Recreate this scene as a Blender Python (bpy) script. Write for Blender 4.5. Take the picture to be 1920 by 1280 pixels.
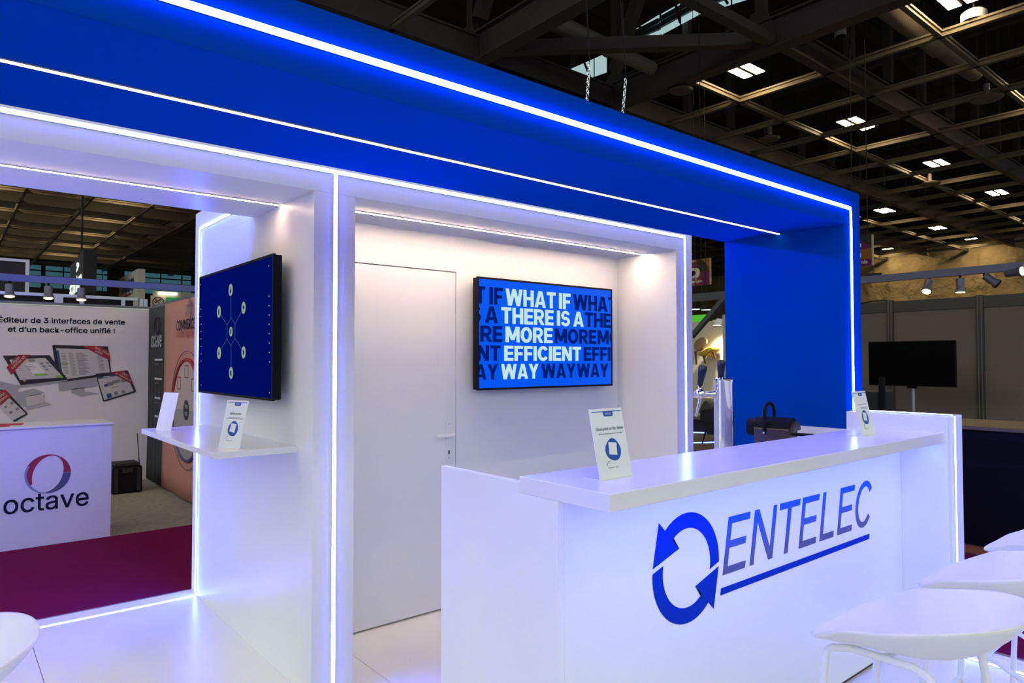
import bpy, bmesh, math, random, os
from mathutils import Vector, Matrix
random.seed(7)
PI = math.pi
SC = bpy.context.scene
COL = SC.collection
for o in list(bpy.data.objects):
    bpy.data.objects.remove(o)

# ------------------------------------------------------------------ camera, world, exposure
AMB_LEFT, AMB_FRONT = 1.55, 1.15
FPX = 1288.95
YAW, PIT, ROL = math.radians(50.311), math.radians(1.5804), math.radians(-0.0662)
EYE = Vector((0, 0, 1.5))
_fh = Vector((math.cos(YAW), math.sin(YAW), 0)); _r0 = Vector((math.sin(YAW), -math.cos(YAW), 0)); _u0 = Vector((0, 0, 1))
CF = _fh * math.cos(PIT) + _u0 * math.sin(PIT)
_u1 = _u0 * math.cos(PIT) - _fh * math.sin(PIT)
CR = _r0 * math.cos(ROL) + _u1 * math.sin(ROL)
CU = _u1 * math.cos(ROL) - _r0 * math.sin(ROL)
cam = bpy.data.cameras.new('camera'); cam.sensor_width = 36; cam.lens = FPX / 1920 * 36
cam.clip_start = .05; cam.clip_end = 300
camo = bpy.data.objects.new('camera', cam); COL.objects.link(camo)
M = Matrix((CR, CU, -CF)).transposed().to_4x4(); M.translation = EYE
camo.matrix_world = M
SC.camera = camo
w = bpy.data.worlds.new('hall_air'); SC.world = w; w.use_nodes = True
_n = w.node_tree.nodes; _l = w.node_tree.links; _bg = _n['Background']
_bg.inputs[0].default_value = (.86, 1.0, .99, 1)
def _node(t, **k):
    x = _n.new(t)
    for a, b in k.items(): setattr(x, a, b)
    return x
# the unbuilt rest of the hall as a soft surround: darker near the floor and ahead, brighter high up on the open left side
_tc = _node('ShaderNodeTexCoord'); _sp = _node('ShaderNodeSeparateXYZ'); _l.new(_tc.outputs['Generated'], _sp.inputs[0])
_mx = _node('ShaderNodeMapRange', interpolation_type='SMOOTHSTEP'); _mz = _node('ShaderNodeMapRange', interpolation_type='SMOOTHSTEP'); _mm = _node('ShaderNodeMath', operation='MULTIPLY')
for _q, _v in zip(_mx.inputs[1:5], (-.9, .3, AMB_LEFT, AMB_FRONT)): _q.default_value = _v
for _q, _v in zip(_mz.inputs[1:5], (.04, .32, .12, 1.0)): _q.default_value = _v
_l.new(_sp.outputs[0], _mx.inputs[0]); _l.new(_sp.outputs[2], _mz.inputs[0])
_l.new(_mx.outputs[0], _mm.inputs[0]); _l.new(_mz.outputs[0], _mm.inputs[1]); _l.new(_mm.outputs[0], _bg.inputs[1])
SC.view_settings.view_transform = 'Standard'; SC.view_settings.look = 'None'
SC.view_settings.exposure = 0.06; SC.view_settings.gamma = 1
SC.view_settings.use_curve_mapping = False
SC.cycles.use_denoising = True
SC.cycles.max_bounces = 10; SC.cycles.diffuse_bounces = 8; SC.cycles.glossy_bounces = 4
SC.cycles.caustics_reflective = False; SC.cycles.caustics_refractive = False
SC.cycles.sample_clamp_indirect = 6
BLUE_LED = ((.040, .082, 1.0), 230.0)
WARM_LED = ((1.0, .75, .50), 145.0)
LAMP = ((1.0, .74, .38), 36.0)

def P(u, v, ax, val):                      # a photo pixel carried out to a real plane
    d = CF + CR * ((u - 960) / FPX) - CU * ((v - 640) / FPX)
    i = 'xyz'.index(ax)
    return EYE + d * ((val - EYE[i]) / d[i])

# ------------------------------------------------------------------ materials
def mat(name, col, rough=.5, metal=0.0, spec=.5, noise=0.0, nscale=40.0, bump=0.0, coat=0.0, emit=None):
    m = bpy.data.materials.new(name); m.use_nodes = True
    nt = m.node_tree; b = nt.nodes['Principled BSDF']
    b.inputs['Base Color'].default_value = (*col, 1); b.inputs['Roughness'].default_value = rough
    b.inputs['Metallic'].default_value = metal; b.inputs['Specular IOR Level'].default_value = spec
    b.inputs['Coat Weight'].default_value = coat; b.inputs['Coat Roughness'].default_value = .08
    if emit:
        b.inputs['Emission Color'].default_value = (*emit[0], 1); b.inputs['Emission Strength'].default_value = emit[1]
    if noise or bump:
        tc = nt.nodes.new('ShaderNodeTexCoord'); n = nt.nodes.new('ShaderNodeTexNoise')
        n.inputs['Scale'].default_value = nscale; n.inputs['Detail'].default_value = 4
        nt.links.new(tc.outputs['Object'], n.inputs['Vector'])
        if noise:
            mx = nt.nodes.new('ShaderNodeMix'); mx.data_type = 'RGBA'
            mx.inputs[6].default_value = (*[c * (1 - noise) for c in col], 1)
            mx.inputs[7].default_value = (*[min(1, c * (1 + noise)) for c in col], 1)
            nt.links.new(n.outputs['Fac'], mx.inputs[0]); nt.links.new(mx.outputs[2], b.inputs['Base Color'])
        if bump:
            bp = nt.nodes.new('ShaderNodeBump'); bp.inputs['Strength'].default_value = bump; bp.inputs['Distance'].default_value = .35 if name == 'beige_drape' else .01
            nt.links.new(n.outputs['Fac'], bp.inputs['Height']); nt.links.new(bp.outputs['Normal'], b.inputs['Normal'])
    return m

def emis(name, col, s):
    m = bpy.data.materials.new(name); m.use_nodes = True; nt = m.node_tree
    nt.nodes.remove(nt.nodes['Principled BSDF'])
    e = nt.nodes.new('ShaderNodeEmission'); e.inputs[0].default_value = (*col, 1); e.inputs[1].default_value = s
    nt.links.new(e.outputs[0], nt.nodes['Material Output'].inputs[0])
    return m

W_PANEL = mat('white_lacquer', (.85, .86, .86), .38, noise=.01, nscale=3)
W_FLOOR = mat('white_floor_panel', (.84, .83, .80), .30, noise=.015, nscale=2)
W_TOP = mat('white_gloss_worktop', (.82, .81, .82), .20, noise=.01, nscale=4)
BLUEP = mat('blue_paint', (.0003, .048, .32), .6, spec=0.0, noise=.03, nscale=6)
DARKGAP = mat('shadow_gap', (.05, .04, .035), .8, noise=.1)
LED_B = emis('blue_white_led', *BLUE_LED)
LED_W = emis('warm_white_led', *WARM_LED)
LED_P = emis('soft_warm_led', (1.0, .70, .44), 60.0)
LED_D = emis('dim_warm_led', (1.0, .56, .34), 14.0)
ALU = mat('aluminium', (.62, .62, .66), .32, metal=.9, noise=.04, nscale=30)
CHAN = mat('led_channel', (.75, .75, .8), .4, metal=.3, noise=.02)
BLACK = mat('black_plastic', (.008, .008, .010), .5, spec=.08, noise=.1)
BLACKM = mat('black_matte', (.015, .014, .017), .8, noise=.1)
CHROME = mat('chrome', (.86, .86, .88), .06, metal=1, noise=.01)
STOOLW = mat('white_moulded_plastic', (.82, .82, .84), .45, noise=.01, nscale=8)
STOOLL = mat('white_powder_coat', (.80, .80, .82), .4, noise=.02)
STOOLE = mat('cream_shell_edge', (.80, .78, .70), .5, noise=.02)
LOGOB = mat('blue_vinyl', (.0, .028, .36), .55, spec=.05, noise=.02)
CARPET = mat('burgundy_carpet', (.150, .004, .050), .95, spec=.1, noise=.25, nscale=180, bump=.5)
GREYC = mat('grey_carpet', (.27, .265, .22), .95, spec=.05, noise=.35, nscale=25, bump=.4)
HALLF = mat('hall_concrete', (.11, .10, .095), .8, noise=.2, nscale=3)
STEEL = mat('brown_painted_steel', (.085, .064, .055), .6, noise=.12, nscale=3)
STEELL = mat('tan_painted_steel', (.15, .125, .09), .55, noise=.1, nscale=3)
ACRY = mat('acrylic_sheet', (.86, .86, .90), .12, noise=.01)
PAPER = mat('printed_paper', (.80, .85, .87), .6, noise=.01)
INKB = mat('blue_ink', (.005, .07, .42), .6, noise=.02)
INKK = mat('dark_ink', (.010, .013, .035), .7, spec=.05, noise=.05)
INKG = mat('grey_ink', (.12, .13, .17), .7, noise=.05)

def grad_mat():
    m = mat('blue_to_grey_print', (.1, .1, .2), .55, spec=.08)
    nt = m.node_tree; tc = nt.nodes.new('ShaderNodeTexCoord'); sp = nt.nodes.new('ShaderNodeSeparateXYZ')
    mr = nt.nodes.new('ShaderNodeMapRange'); cr = nt.nodes.new('ShaderNodeValToRGB')
    nt.links.new(tc.outputs['Generated'], sp.inputs[0]); nt.links.new(sp.outputs[2], mr.inputs[0])
    nt.links.new(mr.outputs[0], cr.inputs[0])
    cr.color_ramp.elements[0].color = (.10, .105, .20, 1); cr.color_ramp.elements[1].color = (.012, .10, .50, 1)
    cr.color_ramp.elements[0].position = .12; cr.color_ramp.elements[1].position = .97
    nt.links.new(cr.outputs[0], nt.nodes['Principled BSDF'].inputs['Base Color'])
    return m
GRAD = grad_mat()

# ------------------------------------------------------------------ builders
def tag(o, label=None, cat=None, group=None, kind=None):
    if label: o['label'] = label
    if cat: o['category'] = cat
    if group: o['group'] = group
    if kind: o['kind'] = kind
    return o

def thing(name, loc, label, cat, group=None, kind=None, rz=0):
    o = bpy.data.objects.new(name, None); COL.objects.link(o)
    o.location = loc; o.rotation_euler = (0, 0, rz); o.empty_display_size = .1
    return tag(o, label, cat, group, kind)

def base_of(o):
    v = Vector(o.location)
    if o.parent: v += base_of(o.parent)
    return v

class MB:
    def __init__(s): s.bm = bmesh.new()
    def box(s, x0, y0, z0, x1, y1, z1):
        c = [(x, y, z) for x in (x0, x1) for y in (y0, y1) for z in (z0, z1)]
        v = [s.bm.verts.new(p) for p in c]
        for f in ((0, 1, 3, 2), (4, 6, 7, 5), (0, 4, 5, 1), (2, 3, 7, 6), (0, 2, 6, 4), (1, 5, 7, 3)):
            s.bm.faces.new([v[i] for i in f])
        return s
    def bar(s, a, b, wd, ht, up=(0, 0, 1)):           # a straight rectangular bar
        a, b = Vector(a), Vector(b); d = (b - a).normalized(); up = Vector(up)
        sd = d.cross(up).normalized(); u = sd.cross(d)
        v = []
        for p in (a, b):
            for i, j in ((-1, -1), (1, -1), (1, 1), (-1, 1)):
                v.append(s.bm.verts.new(p + sd * (i * wd / 2) + u * (j * ht / 2)))
        for f in ((3, 2, 1, 0), (4, 5, 6, 7), (0, 1, 5, 4), (1, 2, 6, 5), (2, 3, 7, 6), (3, 0, 4, 7)):
            s.bm.faces.new([v[i] for i in f])
        return s
    def prism(s, pts, vec):
        vec = Vector(vec)
        a = [s.bm.verts.new(p) for p in pts]; b = [s.bm.verts.new(Vector(p) + vec) for p in pts]
        n = len(pts)
        s.bm.faces.new(a[::-1]); s.bm.faces.new(b)
        for i in range(n):
            s.bm.faces.new((a[i], a[(i + 1) % n], b[(i + 1) % n], b[i]))
        return s
    def poly(s, pts):
        s.bm.faces.new([s.bm.verts.new(p) for p in pts]); return s
    def tube(s, pts, r, n=10, closed=False, cap=True):
        pts = [Vector(p) for p in pts]; N = len(pts)
        rs = r if isinstance(r, (list, tuple)) else [r] * N
        rings = []; prev = None
        for i, p in enumerate(pts):
            if closed: t = (pts[(i + 1) % N] - pts[i - 1]).normalized()
            else: t = (pts[min(i + 1, N - 1)] - pts[max(i - 1, 0)]).normalized()
            if prev is None:
                prev = t.orthogonal().normalized()
            prev = (prev - t * prev.dot(t)).normalized(); q = t.cross(prev)
            rings.append([s.bm.verts.new(p + (prev * math.cos(2 * PI * k / n) + q * math.sin(2 * PI * k / n)) * rs[i]) for k in range(n)])
        m = N if closed else N - 1
        for i in range(m):
            a, b = rings[i], rings[(i + 1) % N]
            for k in range(n):
                s.bm.faces.new((a[k], a[(k + 1) % n], b[(k + 1) % n], b[k]))
        if cap and not closed:
            s.bm.faces.new(rings[0][::-1]); s.bm.faces.new(rings[-1])
        return s
    def lathe(s, prof, o, ax=(0, 0, 1), n=24):
        o = Vector(o); ax = Vector(ax).normalized()
        e = ax.orthogonal().normalized(); f = ax.cross(e)
        rings = []
        for r, z in prof:
            rings.append([s.bm.verts.new(o + ax * z + (e * math.cos(2 * PI * k / n) + f * math.sin(2 * PI * k / n)) * max(r, 1e-4)) for k in range(n)])
        for a, b in zip(rings, rings[1:]):
            for k in range(n):
                s.bm.faces.new((a[k], a[(k + 1) % n], b[(k + 1) % n], b[k]))
        s.bm.faces.new(rings[0][::-1]); s.bm.faces.new(rings[-1])
        return s
    def build(s, name, m, parent=None, bevel=0, smooth=False, label=None, local=False, segs=2):
        bmesh.ops.recalc_face_normals(s.bm, faces=s.bm.faces)
        me = bpy.data.meshes.new(name)
        if parent is not None and not local:
            bmesh.ops.translate(s.bm, vec=-base_of(parent), verts=s.bm.verts)
        s.bm.to_mesh(me); s.bm.free()
        for mm in (m if isinstance(m, (list, tuple)) else [m]): me.materials.append(mm)
        o = bpy.data.objects.new(name, me); COL.objects.link(o)
        if parent is not None: o.parent = parent
        if smooth:
            for f in me.polygons: f.use_smooth = True
        if smooth == 'auto':
            try: me.set_sharp_from_angle(angle=math.radians(40))
            except Exception: pass
        if bevel:
            b = o.modifiers.new('bevel', 'BEVEL'); b.width = bevel; b.segments = segs; b.limit_method = 'ANGLE'
        if label: o['label'] = label
        return o

def struct(o, label, cat):
    return tag(o, label, cat, None, 'structure')

FONT = None
try:
    fp = os.path.join(bpy.utils.system_resource('DATAFILES', path='fonts'), 'Inter.woff2')
    FONT = bpy.data.fonts.load(fp)
except Exception:
    FONT = None
_glyph = {}
def glyphs(s, bold):
    k = (s, bold)
    if k not in _glyph:
        c = bpy.data.curves.new('lettering', 'FONT'); c.body = s; c.resolution_u = 4
        if FONT: c.font = FONT
        o = bpy.data.objects.new('lettering', c); COL.objects.link(o)
        dg = bpy.context.evaluated_depsgraph_get()
        me = bpy.data.meshes.new_from_object(o.evaluated_get(dg))
        _glyph[k] = ([v.co.copy() for v in me.vertices], [tuple(p.vertices) for p in me.polygons])
        bpy.data.objects.remove(o); bpy.data.curves.remove(c); bpy.data.meshes.remove(me)
    return _glyph[k]
def cap_h(bold):
    v, _ = glyphs('H', bold); return max(p.y for p in v) - min(p.y for p in v), min(p.y for p in v)

def add_text(mb, s, o, ux, uz, cap, width=None, bold=0.0, align='l', clip=None):
    """lettering laid on a plane: o = baseline start (or end / centre), ux, uz = plane axes, cap = capital height"""
    v, f = glyphs(s, bold)
    if not v: return
    ch, y0 = cap_h(bold); sy = cap / (ch + 2 * bold)
    x0 = min(p.x for p in v) - bold; x1 = max(p.x for p in v) + bold; y0 -= bold
    sx = sy if width is None else width / (x1 - x0)
    wd = (x1 - x0) * sx
    off = {'l': 0, 'r': -wd, 'c': -wd / 2}[align]
    o, ux, uz = Vector(o), Vector(ux), Vector(uz); nz = ux.cross(uz)
    tmp = bmesh.new()
    src = [o + ux * ((p.x - x0) * sx + off) + uz * ((p.y - y0) * sy) for p in v]
    lays = [(0, 0)] if not bold else [(0, 0), (1, 0), (1, 1), (0, 1), (-1, 1), (-1, 0), (-1, -1), (0, -1), (1, -1)]
    for k, (da, db) in enumerate(lays):            # heavier weight: the same outline laid over itself a little to each side
        dv = ux * (bold * da * sx) + uz * (bold * db * sy) + nz * (cap * .0016 * k)
        v2 = [tmp.verts.new(p + dv) for p in src]
        for q in f:
            try: tmp.faces.new([v2[i] for i in q])
            except ValueError: pass
    for co, no in (clip or ()):
        bmesh.ops.bisect_plane(tmp, geom=tmp.verts[:] + tmp.edges[:] + tmp.faces[:], plane_co=co, plane_no=no, clear_outer=True)
    mp = {x: mb.bm.verts.new(x.co) for x in tmp.verts}
    for q in tmp.faces: mb.bm.faces.new([mp[x] for x in q.verts])
    tmp.free()

def _rc(a, b, c, d): return [(a, b), (c, b), (c, d), (a, d)]
def _arc(cx, cy, rx, ry, ix, iy, a0, a1, n=16):
    out = []
    for k in range(n):
        p, q = math.radians(a0 + (a1 - a0) * k / n), math.radians(a0 + (a1 - a0) * (k + 1) / n)
        out.append([(cx + rx * math.cos(p), cy + ry * math.sin(p)), (cx + rx * math.cos(q), cy + ry * math.sin(q)), (cx + ix * math.cos(q), cy + iy * math.sin(q)), (cx + ix * math.cos(p), cy + iy * math.sin(p))])
    return out
def _mir(w_, pl): return [(w_ - x, y) for x, y in pl][::-1]
_t = .25
HEAVY = {'I': (.26, [_rc(0, 0, .26, 1)]), 'H': (.80, [_rc(0, 0, _t, 1), _rc(.55, 0, .80, 1), _rc(_t, .40, .55, .60)]), 'T': (.74, [_rc(0, .80, .74, 1), _rc(.245, 0, .495, .80)]),
    'E': (.68, [_rc(0, 0, _t, 1), _rc(_t, 0, .68, .195), _rc(_t, .40, .64, .595), _rc(_t, .805, .68, 1)]), 'F': (.65, [_rc(0, 0, _t, 1), _rc(_t, .375, .60, .57), _rc(_t, .805, .65, 1)]),
    'A': (.90, [[(0, 0), (.265, 0), (.46, .78), (.45, 1), (.30, 1)], _mir(.90, [(0, 0), (.265, 0), (.46, .78), (.45, 1), (.30, 1)]), _rc(.20, .17, .70, .35)]),
    'W': (1.26, [[(.18, 0), (.46, 0), (.25, 1), (0, 1)], [(.18, 0), (.46, 0), (.755, 1), (.505, 1)], [(.80, 0), (1.08, 0), (.755, 1), (.505, 1)], [(.80, 0), (1.08, 0), (1.26, 1), (1.01, 1)]]),
    'M': (1.04, [_rc(0, 0, .24, 1), _rc(.80, 0, 1.04, 1), [(0, 1), (.40, .14), (.64, .14), (.30, 1)], [(.74, 1), (.40, .14), (.64, .14), (1.04, 1)]]),
    'N': (.82, [_rc(0, 0, .24, 1), _rc(.58, 0, .82, 1), [(0, 1), (.54, 0), (.82, 0), (.28, 1)]]),
    'Y': (.84, [[(0, 1), (.295, .38), (.545, .38), (.28, 1)], [(.56, 1), (.295, .38), (.545, .38), (.84, 1)], _rc(.295, 0, .545, .40)]),
    'O': (.88, _arc(.44, .5, .44, .515, .185, .30, 0, 360, 32)), 'C': (.82, _arc(.43, .5, .43, .515, .175, .30, 35, 325, 28)),
    'R': (.80, [_rc(0, 0, _t, 1), _rc(_t, .81, .46, 1), _rc(_t, .36, .46, .55), [(.30, .40), (.56, .40), (.82, 0), (.53, 0)]] + _arc(.46, .68, .31, .32, .08, .13, -90, 90, 14)),
    'S': (.76, _arc(.38, .70, .355, .315, .12, .115, 12, 272, 22) + _arc(.38, .30, .375, .315, .13, .115, 92, -168, 22))}
def add_heavy(mb, s, o, ux, uz, cap, width, align='l', clip=None):
    """heavy grotesque capitals set to an exact width"""
    tot = 0; runs = []
    for ch in s:
        if ch == ' ': tot += .20; continue
        wd_, pl = HEAVY[ch]; runs.append((tot, pl)); tot += wd_ + .065
    tot -= .065; sx = width / tot; off = {'l': 0, 'r': -width}[align]
    o, ux, uz = Vector(o), Vector(ux), Vector(uz); tmp = bmesh.new()
    for x0, pls in runs:
        for pl in pls: tmp.faces.new([tmp.verts.new(o + ux * ((x0 + x) * sx + off) + uz * (y * cap)) for x, y in pl])
    for co, no in (clip or ()):
        bmesh.ops.bisect_plane(tmp, geom=tmp.verts[:] + tmp.edges[:] + tmp.faces[:], plane_co=co, plane_no=no, clear_outer=True)
    mp = {x: mb.bm.verts.new(x.co) for x in tmp.verts}
    for q in tmp.faces: mb.bm.faces.new([mp[x] for x in q.verts])
    tmp.free()

def rounded(cx, cy, w_, h_, r, n=5):
    out = []
    for sx, sy, a0 in ((1, 1, 0), (-1, 1, 90), (-1, -1, 180), (1, -1, 270)):
        for k in range(n + 1):
            a = math.radians(a0 + 90 * k / n)
            out.append((cx + sx * (w_ / 2 - r) + r * math.cos(a), cy + sy * (h_ / 2 - r) + r * math.sin(a)))
    return out

X3, Y3, Z3 = Vector((1, 0, 0)), Vector((0, 1, 0)), Vector((0, 0, 1))

# ------------------------------------------------------------------ the stand's measures (metres)
YF, YN, YBK = 2.9366, 3.4814, 4.8185            # facade, niche back wall, rear edge
XP, XN0, XN1, XE = 1.2802, 1.4828, 3.9212, 4.1037
ZO, ZL, ZT = 2.2676, 2.3669, 2.4703             # opening height, LED line, top
YB0, YB1, XB0 = 1.7749, 2.5415, 3.9034          # blue portal
ZH = -.02                                       # hall floor
XL = -2.6

# ------------------------------------------------------------------ floors
m = MB()
xs = [XL] + [.395 + 1.244 * k for k in range(-2, 4)] + [4.17]
for a, b in zip(xs, xs[1:]): m.box(a + .0018, -2.2, -.016, b - .0018, 4.70, 0)
m.box(XL, 4.728, -.016, 4.17, YBK + .03, 0)
struct(m.build('floor', W_FLOOR), 'white panelled stand floor with thin dark seams', 'floor')
struct(MB().box(XL, -2.2, -.0199, 4.17, 4.85, -.0165).build('floor_underlay', DARKGAP), 'dark underlay showing in the seams of the white floor', 'floor')
struct(MB().box(-14, -14, -.05, 55, 66, -.0215).build('floor_hall', HALLF), 'dark hall floor around the stands', 'floor')
m = MB().box(-9, 4.852, -.0213, 6.6, 6.851, ZH).box(4.205, -8, -.0213, 6.25, 4.852, ZH)
struct(m.build('floor_carpet', CARPET), 'burgundy aisle carpet behind and beside the white floor', 'carpet')
struct(MB().box(-6, 6.852, -.0213, 2.6, 9.9, ZH).build('floor_grey_carpet', GREYC), 'grey mottled carpet of the neighbouring stand', 'carpet')
m = MB().box(XL, 4.8505, -.0195, 4.2, 4.868, .001).box(4.171, -2.2, -.0195, 4.2, 4.8505, .001)
struct(m.build('trim_1', ALU, bevel=.001), 'thin metal edge trim around the white floor', 'trim')

# ------------------------------------------------------------------ white box: facade, passage, niche
m = MB()
m.box(XP, YF, 0, XN0, YBK, ZO - .0004)
m.box(XP, 3.7047, ZO - .0004, XN0, YBK, ZT)
struct(m.build('wall_left', W_PANEL, bevel=.0015), 'tall white wall between passage and niche', 'wall')
struct(MB().box(XL, YF, ZO, XE, 3.7043, ZT).build('wall_front', W_PANEL, bevel=.0015), 'white lintel of the facade over passage and niche', 'wall')
m = MB()
DX0, DX1, DZ = 1.53, 2.4358, 2.042
m.box(XN0, YN, 0, DX0 - .004, 3.7043, ZO); m.box(DX1 + .004, YN, 0, XN1, 3.7043, ZO); m.box(DX0 - .004, YN, DZ + .005, DX1 + .004, 3.7043, ZO)
struct(m.build('wall_back', W_PANEL), 'white back wall of the niche around the flush door', 'wall')
struct(MB().box(XN1, YF, 0, XE, 3.7043, ZO).build('wall_right', W_PANEL, bevel=.0015), 'white right end wall of the niche', 'wall')
struct(MB().box(DX0 - .004, YN + .045, 0, DX1 + .004, 3.70, DZ + .005).build('wall_behind_door', DARKGAP), 'dark void behind the door gaps', 'wall')
dr = thing('door_1', (1.983, YN, 0), 'white flush door in the niche back wall', 'door', kind='structure')
MB().box(DX0, YN + .001, .012, DX1, YN + .041, DZ).build('door_leaf', W_PANEL, dr)
m = MB().prism([(x, YN - .0035, z) for x, z in ((DX1 + .0045, .0004), (DX1 + .05, .0004), (DX1 + .05, DZ + .05), (DX0 - .05, DZ + .05), (DX0 - .05, DZ + .0055), (DX1 + .0045, DZ + .0055))], (0, .0033, 0))
m.build('door_frame', W_PANEL, dr)
hx = 2.384
hp = MB().prism([(x, YN + .0008, z) for x, z in rounded(hx, 1.010, .042, .252, .0205)], (0, -.008, 0)).build('handle_plate', W_PANEL, dr, bevel=.002)
m = MB().tube([(hx, YN - .004, 1.050), (hx, YN - .045, 1.050)], .010, 14)
m.build('lever_neck', W_PANEL, hp, smooth='auto')
MB().prism([(hx + .012, YN - .038, 1.041), (hx + .012, YN - .058, 1.041), (hx - .115, YN - .058, 1.039), (hx - .115, YN - .044, 1.039)], (0, 0, .022)).build('lever', W_PANEL, hp, bevel=.004)
MB().prism([(x, YN - .0078, z) for x, z in rounded(hx, .943, .010, .026, .0049)], (0, -.0012, 0)).build('keyhole', BLACKM, hp)
for z in (1.114, .909):
    MB().lathe([(.003, 0), (.003, .0012)], (hx, YN - .0078, z), (0, -1, 0), 12).build('screw', INKG, hp)

# ------------------------------------------------------------------ blue portal
pt = thing('blue_portal', (4.0, 2.15, 0), 'deep blue portal canopy with a square pier at its right end', 'canopy')
MB().box(-3.2, YB0, ZO, 4.1109, YB1, ZT).build('canopy', BLUEP, pt, bevel=.002)
MB().box(XB0, YB0, 0, 4.1109, YB1, ZO).build('pier', BLUEP, pt, bevel=.002)

# ------------------------------------------------------------------ LED lines
def led(pts_list, label, m=LED_B, name='led_strip', wd=.018, cat='light strip', prot=.0011):
    """pts_list: list of (a, b, normal); each run is a channel with a glowing diffuser"""
    p0 = pts_list[0][0]
    t = thing(name, p0, label, cat)
    for a, b, n in pts_list:
        a, b, n = Vector(a), Vector(b), Vector(n)
        hw = .0041 - prot; sd = (b - a).normalized().cross(n) * (wd / 2 + .0014)
        ch = MB().bar(a + n * .0009, b + n * .0009, wd + .0048, .0016, n)
        for q in (-1, 1): ch.bar(a + sd * q + n * (.0017 + hw / 2), b + sd * q + n * (.0017 + hw / 2), .0020, hw, n)
        ch.build('channel', CHAN, t)
        MB().bar(a + n * .0038, b + n * .0038, wd, .0040, n).build('diffuser', m, t)
    return t
N_Y = (0, -1, 0); N_X = (-1, 0, 0); N_D = (0, 0, -1); N_U = (0, 0, 1)
led([((-2.5, YF, ZL), (4.0145, YF, ZL), N_Y), ((4.0145, YF, 0.01), (4.0145, YF, ZL - .013), N_Y)],
    'blue-white light line framing the white facade along its top and right edge', wd=.0155)
led([((XL, 3.7043, ZL), (XP - .02, 3.7043, ZL), (0, 1, 0))], 'blue-white light line on the rear face of the passage lintel, turned to the aisle', wd=.0155)
led([((1.382, YF, .01), (1.382, YF, ZL - .014), N_Y)], 'blue-white vertical light line on the white pier left of the niche', wd=.0155)
led([((-3.1, YB0, ZL), (3.990, YB0, ZL), N_Y), ((3.990, YB0, 1.219), (3.990, YB0, ZL - .013), N_Y)],
    'blue-white light line along the front of the blue canopy and down its pier', wd=.017, prot=.0030)
led([((XP, 4.7141, .012), (XP, 4.7141, 2.352), N_X), ((XP, 4.7141 - .013, 2.3573), (XP, 3.715, 2.3573), N_X)],
    'blue-white light line at the rear edge of the tall white wall', wd=.016, prot=.0020)
led([((XL + .1, 4.714, -.0085), (XP - .012, 4.714, -.0085), N_U)], 'blue-white light line set in the floor at the rear of the passage', wd=.015)
led([((3.995, -1.8, -.0005), (3.995, 1.262, -.0005), N_U)], 'blue-white light line in the floor beside the bar stools', wd=.016)
led([((3.990, 1.2715, .012), (3.990, 1.2715, 1.2115), N_Y), ((3.990, 1.280, 1.2138), (3.990, 1.772, 1.2138), N_U)],
    'blue-white light line over the top and down the front of the low white end wall', wd=.014)
led([((1.50, 1.345, 1.0818), (3.86, 1.345, 1.0818), N_D)], 'blue-white light line tucked under the counter overhang', wd=.0065)
led([((-3.1, 2.157, ZO), (XB0 - .012, 2.157, ZO), N_D)], 'warm white light line on the blue canopy soffit', LED_D, wd=.013, prot=.0016)
led([((XL, 3.315, ZO), (XP - .012, 3.315, ZO), N_D)], 'warm white light line on the passage ceiling', LED_P, wd=.011, prot=.0009)
led([((XN0 + .012, 3.206, ZO), (XN1 - .012, 3.206, ZO), N_D)], 'warm white light line on the niche ceiling above the television', LED_W, wd=.011, prot=.0009)

# ------------------------------------------------------------------ counter
CT = thing('bar_counter', (2.66, 1.58, 0), 'white bar counter carrying a large blue ring logo and grey lettering', 'counter')
MB().box(1.4153, 1.2865, 1.0818, XB0 - .001, 1.669, 1.1332).build('countertop', W_TOP, CT, bevel=.002)
MB().box(1.4403, 1.493, .022, XB0 - .001, 1.515, 1.0815).build('front_panel', W_PANEL, CT)
MB().box(1.4403, 1.505, .0004, XB0 - .001, 1.514, .0218).build('plinth', DARKGAP, CT)
MB().prism([(1.4153, y, z) for y, z in ((1.493, .0004), (2.1115, .0004), (2.1115, 1.1149), (1.6695, 1.1149), (1.6695, 1.0815), (1.493, 1.0815))], (.0248, 0, 0)).build('end_panel', W_PANEL, CT, bevel=.001)
MB().box(2.6, 1.5155, .93, XB0 - .03, 2.28, .955).build('inner_worktop', W_PANEL, CT, bevel=.002)
MB().box(XB0 - .0295, 1.6695, .0004, XB0 - .001, 2.13, 1.1149).build('side_panel', W_PANEL, CT, bevel=.001)
MB().box(2.6, 2.20, .0004, XB0 - .03, 2.22, .9298).build('back_panel', W_PANEL, CT)
YL = 1.4925
cx, cz, ro, ri = 2.043, .767, .193, .1385
def arrow():
    p = [(cx + ro * math.cos(math.radians(a)), cz + ro * math.sin(math.radians(a))) for a in [-4 + 133.8 * k / 40 for k in range(41)]]
    p += [(1.886, .947), (1.852, .798), (1.997, .842), (1.958, .880)]
    p += [(cx + ri * math.cos(math.radians(a)), cz + ri * math.sin(math.radians(a))) for a in [127 - 140 * k / 40 for k in range(41)]]
    return p
m = MB()
A = arrow()
m.prism([(x, YL, z) for x, z in A], (0, -.0012, 0))
m.prism([(2 * cx - x, YL, 2 * cz - z) for x, z in A], (0, -.0012, 0))
m.build('ring_logo', LOGOB, CT)
m = MB()
SH = .21; ZB = .697; H_ = .21; T_ = .027
def letter(polys, x0):
    for pl in polys:
        m.prism([(x0 + x + SH * z, YL, ZB + z) for x, z in pl], (0, -.0012, 0))
def R4(a, b, c, d): return [(a, b), (c, b), (c, d), (a, d)]
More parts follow.
